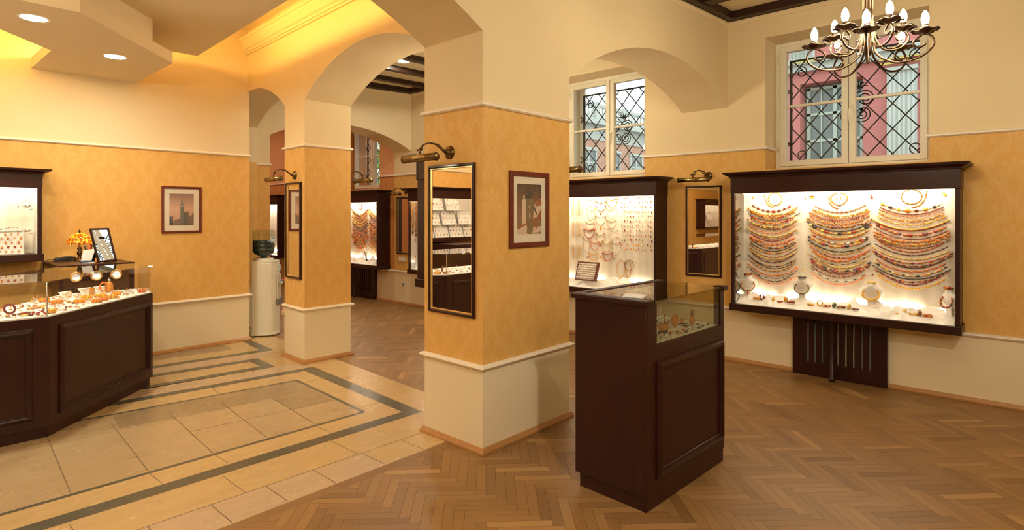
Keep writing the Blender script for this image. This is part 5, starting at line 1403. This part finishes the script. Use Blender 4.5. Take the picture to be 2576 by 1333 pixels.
skyA = grad('print_pink_sky', [(0, (.50, .30, .21)), (.5, (.62, .38, .27)), (1, (.26, .17, .125))]); towA = plain('print_grey_tower', (.115, .12, .10), .6); darkA = plain('print_dark', (.05, .05, .05), .6); midA = plain('print_brown', (.20, .13, .095), .6); liteA = plain('print_light', (.42, .34, .26), .6)
full_ = [(0, 0), (1, 0), (1, 1), (0, 1)]
tower = [(full_, 0), ([(0, 0), (.45, 0), (.45, .2), (.36, .22), (.30, .19), (.26, .21), (.18, .14), (.14, .10), (0, .10)], 3), ([(0, 0), (.14, 0), (.15, .31), (.13, .28), (.02, .28), (.01, .32), (0, .30)], 2), ([(.02, .22), (.13, .22), (.13, .25), (.02, .25)], 4),
         ([(.78, 0), (1, 0), (1, .40), (.97, .38), (.95, .42), (.93, .34), (.89, .33), (.88, .28), (.82, .32), (.81, .22), (.78, .2)], 3), ([(.42, 0), (.80, 0), (.78, .42), (.76, .48), (.745, .42), (.60, .42), (.58, .60), (.575, .64), (.55, .70), (.535, .82), (.52, .86), (.51, .95), (.50, .86), (.485, .82), (.47, .70), (.45, .64), (.445, .58), (.44, .25)], 1),
         ([(.52, .02), (.535, .02), (.535, .38), (.52, .38)], 3), ([(.62, .05), (.64, .05), (.64, .36), (.62, .36)], 3), ([(.70, .05), (.72, .05), (.72, .34), (.70, .34)], 3), ([(.47, .60), (.56, .60), (.555, .63), (.475, .63)], 4)]
make_picture('framed print of a church tower against a pink sky on the left wall', .405, .516, (2.255, 7.03, 1.310), 0, .024, (.055, .058, .058), ([skyA, towA, darkA, midA, liteA], tower))
skyB = grad('print_brown_sky', [(0, (.30, .16, .085)), (.55, (.20, .105, .06)), (1, (.075, .045, .028))]); olive = plain('print_olive', (.20, .145, .075), .6); cream_ = plain('print_cream', (.62, .49, .35), .6); rust = plain('print_rust', (.32, .11, .05), .6)
statue = [(full_, 0), ([(.20, .10), (.36, .16), (.36, .70), (.30, .70), (.20, .68)], 2), ([(.0, .12), (.36, .20), (.42, .08), (.42, .0), (0, 0)], 2), ([(.02, .14), (.40, .24), (.40, .20), (.02, .09)], 4), ([(.08, .22), (.16, .20), (.17, .30), (.10, .33)], 1), ([(.64, .30), (.80, .34), (1, .50), (1, .72), (.70, .60)], 2), ([(.72, .66), (1, .70), (1, .58), (.74, .55)], 4),
          ([(.62, .0), (1, .05), (1, .16), (.80, .14), (.62, .20)], 2), ([(.80, .30), (1, .28), (1, .52), (.88, .40)], 4), ([(.60, .18), (.82, .10), (.84, .22), (.70, .34)], 4), ([(.24, .70), (.30, .70), (.30, .76), (.275, .79), (.25, .77), (.24, .73)], 2),
          ([(.38, .02), (.62, .02), (.66, .16), (.60, .30), (.66, .50), (.68, .62), (.66, .71), (.34, .71), (.36, .55), (.34, .40), (.42, .22)], 1), ([(.35, .71), (.56, .71), (.58, .78), (.70, .85), (.78, .93), (.74, .95), (.60, .86), (.52, .81), (.51, .88), (.45, .93), (.40, .92), (.36, .87), (.42, .79), (.34, .74)], 3),
          ([(.50, .30), (.54, .32), (.52, .46), (.48, .40)], 2), ([(.64, .55), (.70, .56), (.82, .40), (.78, .38)], 3), ([(.46, .56), (.54, .57), (.50, .50)], 2)]
make_picture('framed brown print of a dark statue with a raised arm on the main pillar', .415, .518, (3.020, 2.594, 1.293), 0, .034, (.045, .055, .050), ([skyB, olive, cream_, darkA, rust], statue))
# picture lamps: local frame facing -Y, mount at origin
def make_lamp():
    t = thing('picture_lamp', '', 'wall lamp')
    mb = MB(); mb.lathe([(.046, 0), (.045, .008), (.034, .016), (.016, .024), (.014, .036), (.008, .042)], 22); mb.xf(Matrix.Rotation(PI/2, 4, 'X')); mb.build('wall_plate', M['brass_d'], t)
    for dx in (-.008, .008):
        mb = MB(); mb.tube([(dx, -.035, -.006), (dx*1.3-.008, -.060, .018), (dx*1.3-.022, -.095, .048), (dx-.045, -.135, .058), (dx-.068, -.168, .045), (-.085+dx*.3, -.188, .012)], .0045, 7); mb.build('arm', M['bronze'], t)
    mb = MB(); mb.tube([(-.085, -.188, .020), (-.085, -.188, -.022)], .007, 8); mb.tube([(-.110, -.188, .010), (-.062, -.188, .010)], .008, 8); mb.build('joint', M['brass_d'], t)
    mb = MB(); n = 20; x0, x1, r = -.245, .075, .026; vs = []; fs = []
    for i, x in enumerate((x0, x1)):
        for k in range(n+1):
            a = R(-52)+R(284)*k/n; vs.append((x, -.188+r*math.cos(a), -.045+r*math.sin(a)))
    for k in range(n): fs.append((k, k+1, n+2+k, n+1+k))
    mb.add(vs, fs, 0, True)
    sh = mb.build('shade', M['brass'], t); so = sh.modifiers.new('thickness', 'SOLIDIFY'); so.thickness = .002
    for x, s_ in ((x0, -1), (x1, 1)):
        mb = MB(); mb.lathe([(.0268, 0), (.0268, .010), (.020, .014)], 20); mb.xf(Matrix.Translation((x, -.188, -.045)) @ Matrix.Rotation(s_*PI/2, 4, 'Y')); mb.build('end_cap', M['brass_d'], sh)
    mb = MB(); mb.tube([(x0+.04, -.188, -.047), (x0+.12, -.188, -.047)], .010, 8); mb.tube([(x1-.12, -.188, -.047), (x1-.04, -.188, -.047)], .010, 8); mb.build('bulb', M['white'], t)
    return t
LAMPS = [((2.569, 2.905, 1.932), RX, 'brass picture lamp above the mirror on the main pillar'), ((fW2(5.72), 5.715, 1.925), RX-math.atan(.05), 'brass picture lamp above the mirror on the pier by the water cooler'),
         ((XR, 2.59, 1.925), RX, 'dark brass picture lamp under the arch left of the wide showcase'), ((3.43, 5.64, 1.935), PI/2, 'brass picture lamp on the hidden side of the pier, against the far window'),
         ((3.485, 2.88, 1.915), PI/2, 'brass lamp end poking out beside the right edge of the main pillar'), ((XR, 7.84, 1.897), RX, 'small picture lamp in the far room above the half hidden mirror')]
lp = make_lamp()
for i, (l_, r_, lab) in enumerate(LAMPS):
    if i == 0: place(lp, l_, r_); lp['label'] = lab; lp['group'] = 'brass picture lamps'
    else: dup(lp, lab, l_, r_, 'brass picture lamps')
# water cooler
wc = thing('water_cooler', 'white water cooler standing in the doorway past the left wall', 'water cooler', (3.285, 7.20, 0), R(52))
def rr_poly(w, d0, d1, n=10):
    """straight back, rounded front (towards -y)"""
    out = [(w, d1), (-w, d1), (-w, d0)]
    for k in range(1, n): 
        a = PI+PI*k/n; out.append((w*math.cos(a), d0+w*.62*math.sin(a)))
    out.append((w, d0)); return out
mb = MB(); mb.prism(rr_poly(.152, -.06, .14, 14), .02, .915); body = mb.build('body', M['coolw'], wc, .012)
mb = MB(); mb.prism(rr_poly(.158, -.062, .145, 14), .012, .045); mb.build('base_trim', M['coolw'], wc, .005)
mb = MB()
for k in range(4): mb.box(*(( -.13+.2*(k % 2), -.07+.2*(k % 2), -.06+.14*(k//2), -.02+.14*(k//2))), 0, .013)
mb.build('foot', M['black'], wc)
mb = MB()
for k in range(9):
    x = -.150; mb.box(-.1545, -.150, -.052+.02*k, -.043+.02*k, .08, .86); mb.box(.150, .1545, -.052+.02*k, -.043+.02*k, .08, .86)
mb.build('rib', M['coolw'], wc)
mb = MB(); mb.prism(rr_poly(.150, -.058, .135, 14), .915, .935); mb.lathe([(.115, .93), (.118, .95), (.108, .965)], 24, (0, .03, 0)); mb.build('collar', M['coolw'], wc, .004)
M['alcove'] = plain('cooler_alcove', (.60, .56, .44), .5)
mb = MB(); mb.box(-.085, .085, -.1605, -.14, .40, .76); al = mb.build('tap_panel', M['alcove'], wc, .006)
mb = MB(); mb.box(-.09, .09, -.178, -.14, .385, .455); mb.build('drip_tray', M['rub'], wc, .006)
for x, c in ((-.035, 'bluep'), (.035, 'red')):
    mb = MB(); mb.box(x-.014, x+.014, -.20, -.155, .655, .675); mb.tube([(x, -.19, .66), (x, -.19, .63)], .009, 8); tpn = mb.build('tap', M['coolw'], wc, .003)
    mb = MB(); mb.box(x-.018, x+.018, -.215, -.175, .676, .690); mb.build('tap_lever', M[c], tpn, .003)
def sticker(name):
    m, nt, b = newmat(name); tc = nt.nodes.new('ShaderNodeTexCoord'); s = nt.nodes.new('ShaderNodeSeparateXYZ'); nt.links.new(tc.outputs['Generated'], s.inputs[0]); z = S(nt, s.outputs[2]); x = S(nt, s.outputs[0])
    band = z.gt(.62)*z.lt(.82)*x.gt(.1)*x.lt(.8); band2 = z.gt(.12)*z.lt(.20); n = noise(nt, 40, 1, .5, tc.outputs['Generated'])
    nt.links.new(mixc(nt, (band*n.gt(.42)).max(band2*.7), (.70, .80, .78), (.10, .30, .42)), b.inputs['Base Color']); return m
mb = MB(); mb.box(-.06, .06, -.161, -.15, .80, .875); mb.build('maker_label', sticker('cooler_label'), wc, .002)
wb = thing('water_bottle', 'large blue-green water bottle upside down on the water cooler', 'bottle', (3.285-.03*math.sin(R(52))*1, 7.20+.03*math.cos(R(52)), .955))
prof = [(.030, 0), (.032, .02), (.075, .04), (.118, .07), (.134, .10), (.134, .128), (.129, .136), (.134, .144), (.134, .185), (.130, .192), (.134, .20), (.134, .29), (.129, .297), (.134, .304), (.134, .340), (.122, .362), (.09, .366), (.02, .366)]
bg = glass_mat('bottle_plastic', (.80, .84, .80), 1.0, 1.45)
mb = MB(); mb.lathe(prof, 32); mb.build('shell', bg, wb)
wtm, nt, b = newmat('dark_water'); setc(b, col=(.012, .035, .048), rough=.05, spec=.6)
mb = MB(); mb.lathe([(max(.005, r_-.006), z) for r_, z in prof if z < .25]+[(.127, .232), (.01, .232)], 28); mb.build('water', wtm, wb)
mb = MB(); vs = []; fs = []
for k in range(9):
    a = R(-78)+R(52)*k/8; vs += [(.1355*math.cos(a), .1355*math.sin(a), .205), (.1355*math.cos(a), .1355*math.sin(a), .285)]
fs = [(2*k, 2*k+2, 2*k+3, 2*k+1) for k in range(8)]
mb.add(vs, fs); mb.build('bottle_label', sticker('bottle_label'), wb)
# dark cabinet edge behind the cooler
mb = MB(); mb.box(-.10, .10, -.10, .10, 0, 1.22); o = mb.build('dark_cabinet', M['black'], None, .004); place(o, (3.06, 7.50, 0)); tag(o, 'narrow dark cabinet edge hidden behind the water cooler', 'cabinet')
# waste bin behind the pier
wbn = thing('waste_bin', 'beige swing-lid waste bin half hidden behind the pier', 'bin', (3.145, 6.112, 0))
mb = MB(); mb.prism([(-.105, -.105), (.105, -.105), (.105, .105), (-.105, .105)], 0, .40); mb.v = [(x*(1+.25*z), y*(1+.25*z), z) for x, y, z in mb.v]; mb.build('bucket', M['beige'], wbn, .01)
mb = MB(); mb.prism([(-.128, .39), (.128, .39), (.128, .43), (.075, .53), (-.075, .53), (-.128, .43)], -.128, .128, axis='y'); mb.build('swing_lid', M['beige'], wbn, .006, normals=True)
# switch and socket in the far room
sw = thing('light_switch', 'double beige light switch on the far wall below the half hidden mirror', 'switch', (XR, 7.94, .715), RX)
mb = MB(); mb.box(-.09, .09, -.012, 0, 0, .08); mb.build('plate', M['coolw'], sw, .003)
for x in (-.045, .045): mb = MB(); mb.box(x-.028, x+.028, -.018, -.011, .012, .068); mb.build('rocker', M['white'], sw, .002)
so_ = thing('wall_socket', 'beige wall socket low on the far wall', 'socket', (XR, 7.90, .29), RX)
mb = MB(); mb.box(-.04, .04, -.012, 0, 0, .08); mb.build('plate', M['coolw'], so_, .003)
mb = MB(); mb.lathe([(.022, 0), (.022, .003), (.019, .001)], 16); mb.xf(Matrix.Translation((0, -.012, .04)) @ Matrix.Rotation(PI/2, 4, 'X')); mb.build('outlet', M['rub'], so_)
# ---------------- on the service desk
DT = 1.0708
tl = thing('table_lamp', 'small table lamp with red and yellow mosaic glass shade on the service desk', 'lamp', (1.288, 6.80, DT))
mb = MB(); mb.lathe([(.048, 0), (.050, .008), (.036, .016), (.018, .030), (.012, .045), (.020, .065), (.022, .080), (.014, .095), (.020, .118), (.016, .128), (.008, .135), (.006, .20)], 20); mb.build('base', M['bronze'], tl)
def mosaic():
    m, nt, b = newmat('mosaic_glass'); tc = nt.nodes.new('ShaderNodeTexCoord'); v = nt.nodes.new('ShaderNodeTexVoronoi'); v.feature = 'DISTANCE_TO_EDGE'; v.inputs['Scale'].default_value = 62; nt.links.new(tc.outputs['Object'], v.inputs['Vector'])
    v2 = nt.nodes.new('ShaderNodeTexVoronoi'); v2.inputs['Scale'].default_value = 62; nt.links.new(tc.outputs['Object'], v2.inputs['Vector'])
    d = S(nt, v.outputs['Distance']); sp = nt.nodes.new('ShaderNodeSeparateColor'); nt.links.new(v2.outputs['Color'], sp.inputs[0]); rr_ = S(nt, sp.outputs[0])
    col = ramp(nt, rr_, [(0, (.75, .06, .005)), (.45, (.85, .20, .01)), (.6, (.9, .45, .03)), (1, (1, .72, .12))])
    line = d.lt(.09)
    c = mixc(nt, line, col, (.12, .015, .005)); nt.links.new(c, b.inputs['Base Color'])
    tr_ = nt.nodes.new('ShaderNodeBsdfTranslucent'); nt.links.new(c, tr_.inputs[0]); mx = nt.nodes.new('ShaderNodeMixShader'); mx.inputs[0].default_value = .72
    out = nt.nodes['Material Output']; nt.links.new(b.outputs[0], mx.inputs[1]); nt.links.new(tr_.outputs[0], mx.inputs[2]); nt.links.new(mx.outputs[0], out.inputs[0]); setc(b, rough=.25); return m
mb = MB(); n = 28; pr_ = [(.098, .165), (.097, .180), (.090, .208), (.074, .236), (.048, .256), (.020, .266), (.010, .268)]
vs = []; fs = []
for i, (r_, z) in enumerate(pr_):
    for k in range(n):
        a = 2*PI*k/n; zz = z-(.008*abs(math.sin(a*7)) if i == 0 else 0); vs.append((r_*math.cos(a), r_*math.sin(a), zz))
for i in range(len(pr_)-1):
    for k in range(n): fs.append((i*n+k, i*n+(k+1) % n, (i+1)*n+(k+1) % n, (i+1)*n+k))
mb.add(vs, fs, 0, True); mb.build('lamp_shade', mosaic(), tl)
mb = MB(); mb.lathe([(.012, .262), (.006, .272), (.010, .282), (.006, .294), (.002, .302)], 12); mb.build('finial', M['bronze'], tl)
M['lampb'] = emit('table_bulb', (1, .72, .36), 75.)
mb = MB(); mb.ball((0, 0, .212), (.018, .018, .024), 12, 8); mb.build('bulb', M['lampb'], tl)
ph = thing('card_terminal', 'black handheld terminal with cable on the left of the service desk', 'terminal', (1.19, 6.90, DT), -.12)
mb = MB(); mb.prism([(-.085, .005), (-.06, 0), (.02, 0), (.085, .012), (.09, .035), (.03, .045), (-.07, .032), (-.088, .02)], -.035, .035, axis='y'); mb.build('body', M['black'], ph, .006, normals=True)
mb = MB(); mb.add([(.01, -.022, .0446), (.078, -.022, .0385), (.078, .022, .0385), (.01, .022, .0446)], [(0,1,2,3)]); mb.build('screen', M['rub'], ph)
mb = MB(); mb.tube([(-.085, 0, .018), (-.12, -.005, .016), (-.150, -.03, .008), (-.157, -.05, -.03), (-.160, -.07, -.09)], .0035, 6); mb.build('cable', M['black'], ph)
pn = thing('pen_holder', 'pen holder with pens and scissors behind the leaflet stand on the service desk', 'pen holder', (1.375, 6.83, DT))
mb = MB(); mb.lathe([(.030, 0), (.031, .085), (.028, .085), (.028, .004), (.001, .004)], 16, cap=False); mb.build('cup', M['pgreen'], pn)
for k, (dx, dy, c) in enumerate(((-.03, -.01, 'black'), (-.02, .01, 'rub'), (.0, -.012, 'red'), (.012, .012, 'black'))):
    mb = MB(); mb.tube([(dx*.3, dy*.5, .006), (dx*1.6, dy, .150)], .0045, 7); o = mb.build('pen', M[c]); place(o, (1.375, 6.83, DT)); tag(o, ['left black', 'grey', 'red', 'right black'][k]+' pen leaning in the pen holder on the service desk', 'pen', 'pens in the holder')
sc_ = thing('scissors', 'scissors with dark red handles standing in the pen holder', 'scissors', (1.393, 6.83, DT))
mb = MB(); mb.tube([(0, 0, .01), (.012, 0, .13)], .004, 6); mb.build('blade', M['steel'], sc_)
for s_ in (-1, 1): mb = MB(); mb.ring((.014+s_*.011, 0, .150), .013, .0035, (0, 1, 0), 16, 6, 0, 1, 1.4); mb.build('handle', M['mahogany'], sc_)
lf = thing('leaflet_stand', 'pale sloping leaflet stand in front of the table lamp', 'stand', (1.335, 6.70, DT), -.15)
mb = MB(); mb.add([(-.055, -.03, 0), (.05, -.03, 0), (.05, .05, 0), (-.055, .05, 0), (-.035, .0, .10), (.07, .0, .115), (.07, .05, .115), (-.035, .05, .10)], [(0,3,2,1),(4,5,6,7),(0,1,5,4),(1,2,6,5),(2,3,7,6),(3,0,4,7)]); mb.build('pocket', M['paper'], lf, .002)
for k in range(9):
    a = -.75+k*.19
    t = MB(); t.box(-.012, .15, -.022, .022, 0, .0016); o = t.build('leaflet', M['blue'] if k > 2 else M['paper']); place(o, (1.245, 6.44-.0*k, DT+.0018*k), a+.55); tag(o, '%s leaflet, %s from the left of the fan spread on the service desk' % ('white' if k <= 2 else 'blue', ORD[k]), 'leaflet', 'fan of leaflets on the service desk')
lump('amber_nugget', 'orange', (.022, .016, .014), 1.372, 6.70, DT, 'orange amber nugget on the service desk beside the leaflet stand', 'ornament', None, .4)
mb = MB(); mb.lathe([(.010, 0), (.011, .01), (.007, .02), (.009, .034), (.003, .044)], 10, mat=GI['honey']); o = mb.build('amber_figurine', GM); place(o, (1.335, 6.40, DT)); tag(o, 'tiny amber figurine at the foot of the desk mirror', 'ornament')
dm = thing('desk_mirror', 'tilted framed mirror standing on the service desk', 'mirror', (1.432, 6.455, DT), R(37.9))
T = Matrix.Rotation(-R(15), 4, 'X')
mb = MB(); w, h = .225, .325
mb.sweep([(-w/2, 0), (w/2, 0), (w/2, h), (-w/2, h)], [(0, 0), (0, .012), (-.006, .016), (-.016, .012), (-.016, 0)], True); mb.v = [(x, -z, y) for x, y, z in mb.v]; mb.xf(T).build('frame', M['mahog_h'], dm, normals=True)
mb = MB(); mb.box(-w/2+.012, w/2-.012, -.006, 0, .012, h-.012); mb.xf(T).build('mirror_glass', M['mirror'], dm)
mb = MB(); mb.box(-.03, .03, 0, .004, 0, .25); mb.xf(Matrix.Translation((0, .13, 0)) @ Matrix.Rotation(R(20), 4, 'X')).build('strut', M['black'], dm)
# ---------------- chandelier
M['bulb'] = emit('candle_bulb', (1, .85, .60), 310.)
CH = (3.70, .694)
ch = thing('chandelier', 'bronze ten-arm chandelier with glowing candle bulbs in front of the near window', 'chandelier', (CH[0], CH[1], 2.30))
zb = lambda z: z-2.30
mb = MB(); mb.lathe([(.012, zb(2.40)), (.020, zb(2.43)), (.026, zb(2.50)), (.022, zb(2.58)), (.030, zb(2.62)), (.022, zb(2.66)), (.022, zb(3.50)), (.055, zb(3.53)), (.06, zb(3.58))], 18)
for k in range(10): a = 2*PI*k/10; mb.tube([(.022*math.cos(a), .022*math.sin(a), zb(2.66)), (.022*math.cos(a), .022*math.sin(a), zb(3.50))], .004, 6)
mb.build('post', M['bronze'], ch)
mb = MB(); mb.lathe([(.002, zb(2.355)), (.008, zb(2.365)), (.010, zb(2.385)), (.005, zb(2.40)), (.012, zb(2.41))], 12); mb.build('finial', M['bronze'], ch)
def bez(P, n=8):
    """Catmull-Rom through P"""
    out = []; Q = [P[0]]+P+[P[-1]]
    for i in range(1, len(Q)-2):
        p0, p1, p2, p3 = [Vector(q) for q in Q[i-1:i+3]]
        for k in range(n):
            t = k/n; out.append(.5*((2*p1)+(p2-p0)*t+(2*p0-5*p1+4*p2-p3)*t*t+(3*p1-p0-3*p2+p3)*t*t*t))
    out.append(Vector(P[-1])); return out
def arm_profile(Rb, zbulb, drop):
    zt = zbulb-.080   # top of the scroll under the pan
    zl = zt-drop
    return [(.016, zbulb+.055), (.022, zbulb+.0), (.040, zl+drop*.62), (Rb*.42, zl+drop*.12), (Rb*.66, zl), (Rb*.95, zl+drop*.12), (Rb*1.13, zl+drop*.46), (Rb*1.12, zl+drop*.80), (Rb*1.0, zt), (Rb*.86, zt-drop*.13), (Rb*.80, zt-drop*.33), (Rb*.88, zt-drop*.50), (Rb*.985, zt-drop*.46), (Rb*1.0, zt-drop*.38)]
n_pan = 24
for tier, (Rb, zB, drop, ph0) in enumerate(((.269, 2.539, .128, 21), (.173, 2.605, .100, 57))):
    for k in range(5):
        a = R(ph0+72*k-47.65); ca, sa = math.cos(a), math.sin(a)
        pf = bez([(r_, 0, zb(z)) for r_, z in arm_profile(Rb, zB, drop)], 6)
        mb = MB(); mb.tube([(p.x*ca, p.x*sa, p.z) for p in pf], .0058, 8); arm = mb.build('arm', M['bronze'], ch)
        x, y = Rb*ca, Rb*sa; z0 = zb(zB-.080)
        mb = MB(); vs = []; fs = []
        pf2 = [(.006, -.004), (.014, .002), (.030, .008), (.044, .018), (.054, .020), (.060, .014)]
        for i, (r_, z) in enumerate(pf2):
            for q in range(n_pan):
                b = 2*PI*q/n_pan; w = 1+.12*math.cos(5*b)*(i/5)**2; vs.append((x+r_*w*math.cos(b+a), y+r_*w*math.sin(b+a), z0+z+.007*math.cos(5*b)*(i/5)**2-(.010*max(0, math.cos(5*b))**4 if i == 5 else 0)))
        for i in range(len(pf2)-1):
            for q in range(n_pan): fs.append((i*n_pan+q, i*n_pan+(q+1) % n_pan, (i+1)*n_pan+(q+1) % n_pan, (i+1)*n_pan+q))
        mb.add(vs, fs, 0, True); pan = mb.build('drip_pan', M['bronze'], ch); s2 = pan.modifiers.new('thickness', 'SOLIDIFY'); s2.thickness = .0016
        mb = MB(); mb.lathe([(.013, z0+.002), (.0135, z0+.046), (.011, z0+.048)], 14, (x, y, 0)); mb.build('candle_sleeve', M['bronze'], ch)
        mb = MB(); mb.lathe([(.010, z0+.046), (.0165, z0+.062), (.0185, z0+.076), (.0165, z0+.094), (.010, z0+.110), (.003, z0+.120), (.0005, z0+.122)], 14, (x, y, 0)); mb.build('bulb', M['bulb'], ch)
# recessed ceiling lights
M['down'] = emit('downlight_lamp', (1, .90, .70), 370.)
def downlight(x, y, z, label, r_=.078, mat='down', grp='recessed ceiling lights'):
    t = thing('ceiling_light', label, 'ceiling light', (x, y, z), 0, grp)
    mb = MB(); mb.lathe([(r_, 0), (r_+.016, -.004), (r_+.018, 0)], 28, cap=False); mb.lathe([(r_, 0), (r_-.004, -.001)], 28, cap=False); mb.build('rim', M['white'], t)
    mb = MB(); mb.poly([(r_*.97*math.cos(2*PI*k/24), r_*.97*math.sin(2*PI*k/24), -.0012) for k in range(24)][::-1]); mb.build('lamp', M[mat], t)
    return t
# ------------------------------------------------------------------ light, camera
M['down3'] = emit('downlight_lamp_arch_room', (1, .92, .76), 420.); M['down4'] = emit('added_lamp_far', (1, .80, .58), 380.)
M['down2'] = emit('added_lamp_room', (1, .93, .82), 1700.)
downlight(.727, 5.223, 2.90, 'nearer round ceiling light in the lower ceiling panel at the far left')
downlight(1.387, 5.978, 2.90, 'farther round ceiling light in the lower ceiling panel')
downlight(4.78, 6.35, 3.59, 'round ceiling light between dark beams seen through the arch', .078, 'down3')
for k, (x, y) in enumerate(((-.35, 5.28), (-1.5, 5.28))): downlight(x, y, 2.90, 'added unseen ceiling light of the hall on the left, %s one' % ORD[k])  # unseen lights added to brighten the hall

downlight(4.55, 10.2, 3.59, 'added unseen ceiling light in the far room beyond the low arch', .078, 'down4')  # this and the next are unseen, added to brighten the far room
downlight(4.3, 13, 3.59, 'added unseen ceiling light at the end of the far room', .078, 'down4')
downlight(.6, -.9, 3.59, 'added unseen ceiling light behind the viewer', .09, 'down2')  # unseen, added as extra light on the pillar and near floor
for x, y, lab in ((.7, -1.1, 'added unseen bronze chandelier behind the viewer on the right'), (-.8, -.35, 'added unseen bronze chandelier behind the viewer on the left'), (-.6, -2.9, 'added unseen bronze chandelier at the back of the room behind the viewer'),
                  (4.5, 4.25, 'added bronze chandelier, unseen behind the main pillar'), (-1.0, 3.95, 'added unseen bronze chandelier of the hall')):
    dup(ch, lab, (x, y, 2.30), 0, 'bronze chandeliers')  # unseen copies of the chandelier, added to brighten walls and soffits
ch['group'] = 'bronze chandeliers'
# hidden tubes on top of the hanging panels
M['cove'] = emit('cove_tube', (1., .57, .135), 75.)
def tubelight(name, pts, label, mat='cove', r_=.016):
    mb = MB(); mb.tube(pts, r_, 8); o = mb.build(name, M[mat]); tag(o, label, 'light tube', 'cove light tubes')
tubelight('cove_tube', [(1.97, 3.5, 3.30), (2.13, 6.5, 3.30)], 'glowing cove tube on the hanging ceiling along the yellow wall')
tubelight('cove_tube', [(-3, 6.60, 3.30), (2.05, 6.50, 3.30)], 'glowing cove tube on the hanging ceiling along the left wall')
tubelight('cove_tube', [(-3, 5.66, 3.02), (.60, 5.66, 3.02), (1.06, 6.15, 3.02), (1.06, 6.95, 3.02)], 'glowing cove tube on the lower panel inside the ceiling step')
w = bpy.data.worlds.new('sky'); sc.world = w; w.use_nodes = True
bg_ = w.node_tree.nodes['Background']; bg_.inputs[0].default_value = (.93, .97, 1.0, 1); bg_.inputs[1].default_value = 2.0
cam = bpy.data.cameras.new('camera'); co = bpy.data.objects.new('camera', cam); COL.objects.link(co)
co.location = (0, 0, EYE); co.rotation_euler = (PI/2, 0, R(42.35-90))
cam.sensor_width = 36; cam.lens = 36*1447.5/2576; cam.shift_y = -(666.5-537.8)/2576; cam.clip_start = .02
sc.camera = co
sc.view_settings.view_transform = 'Standard'; sc.view_settings.look = 'None'; sc.view_settings.gamma = 1; sc.view_settings.exposure = 0.0
sc.cycles.use_denoising = True
sc.cycles.max_bounces = 10; sc.cycles.diffuse_bounces = 5; sc.cycles.glossy_bounces = 5; sc.cycles.transparent_max_bounces = 24; sc.cycles.transmission_bounces = 8
sc.cycles.sample_clamp_indirect = 6; sc.cycles.caustics_reflective = False; sc.cycles.caustics_refractive = False
# ------------------------------------------------------------------ shorter wording of the labels
REP = [(' from the top in the ', ' down in the '), (' column of the wide showcase', ' column, wide showcase'), (' column of the far showcase', ' column, far showcase'), (' from the top in the sliver beyond', ' down beyond'),
       ('of the bib necklaces counted from the top behind the counter', 'highest bib necklace behind the counter'), (' from the left in the ', ' in the '), (' row of hanging strands behind the counter', ' hanging row behind the counter'),
       (' of the tray at the right end of the left showcase', ' of the left showcase tray'), (' along the front of the slanting part of the corner counter, ', ', front of slanting corner counter, '), (' along the back of the slanting part of the corner counter, ', ', back of slanting corner counter, '),
       (' near the front glass left of the corner in the corner counter', ', front left of the corner counter'), (' at the back left of the corner in the corner counter', ', back left of the corner counter'), (' at the left of the corner counter', ', far left of the corner counter'),
       (' of the rings near the front glass of the freestanding counter', ' ring in the freestanding counter'), (' of the slim pieces lying at the back of the freestanding counter', ' slim piece in the freestanding counter'), (' from the left on the satin of the wide showcase', ' from left on the wide satin'),
       (' row of the pendant wall behind the counter', ' row behind the counter'), (' laid in a loop above the ', ' loop above the '), ('white bust with dark ovals and a red drop at the left end', 'white bust with a red drop at the left end'), (' at the right end of the lowest shelf of the left wall showcase', ' at the right end of the lowest left showcase shelf')]
byl = {}
for o in COL.objects:
    if o.parent is None and 'label' in o:
        l = o['label']
        for a, b in REP: l = l.replace(a, b)
        o['label'] = l; byl.setdefault(l, []).append(o)
for l, os_ in byl.items():
    if len(os_) > 1 and 'corner counter' in l and len(os_) <= len(ORD):
        for k, o in enumerate(sorted(os_, key=lambda q: q.location.x-q.location.y)): o['label'] = l+', '+ORD[k]+' from left'; o['group'] = 'small jewellery in the corner counter'
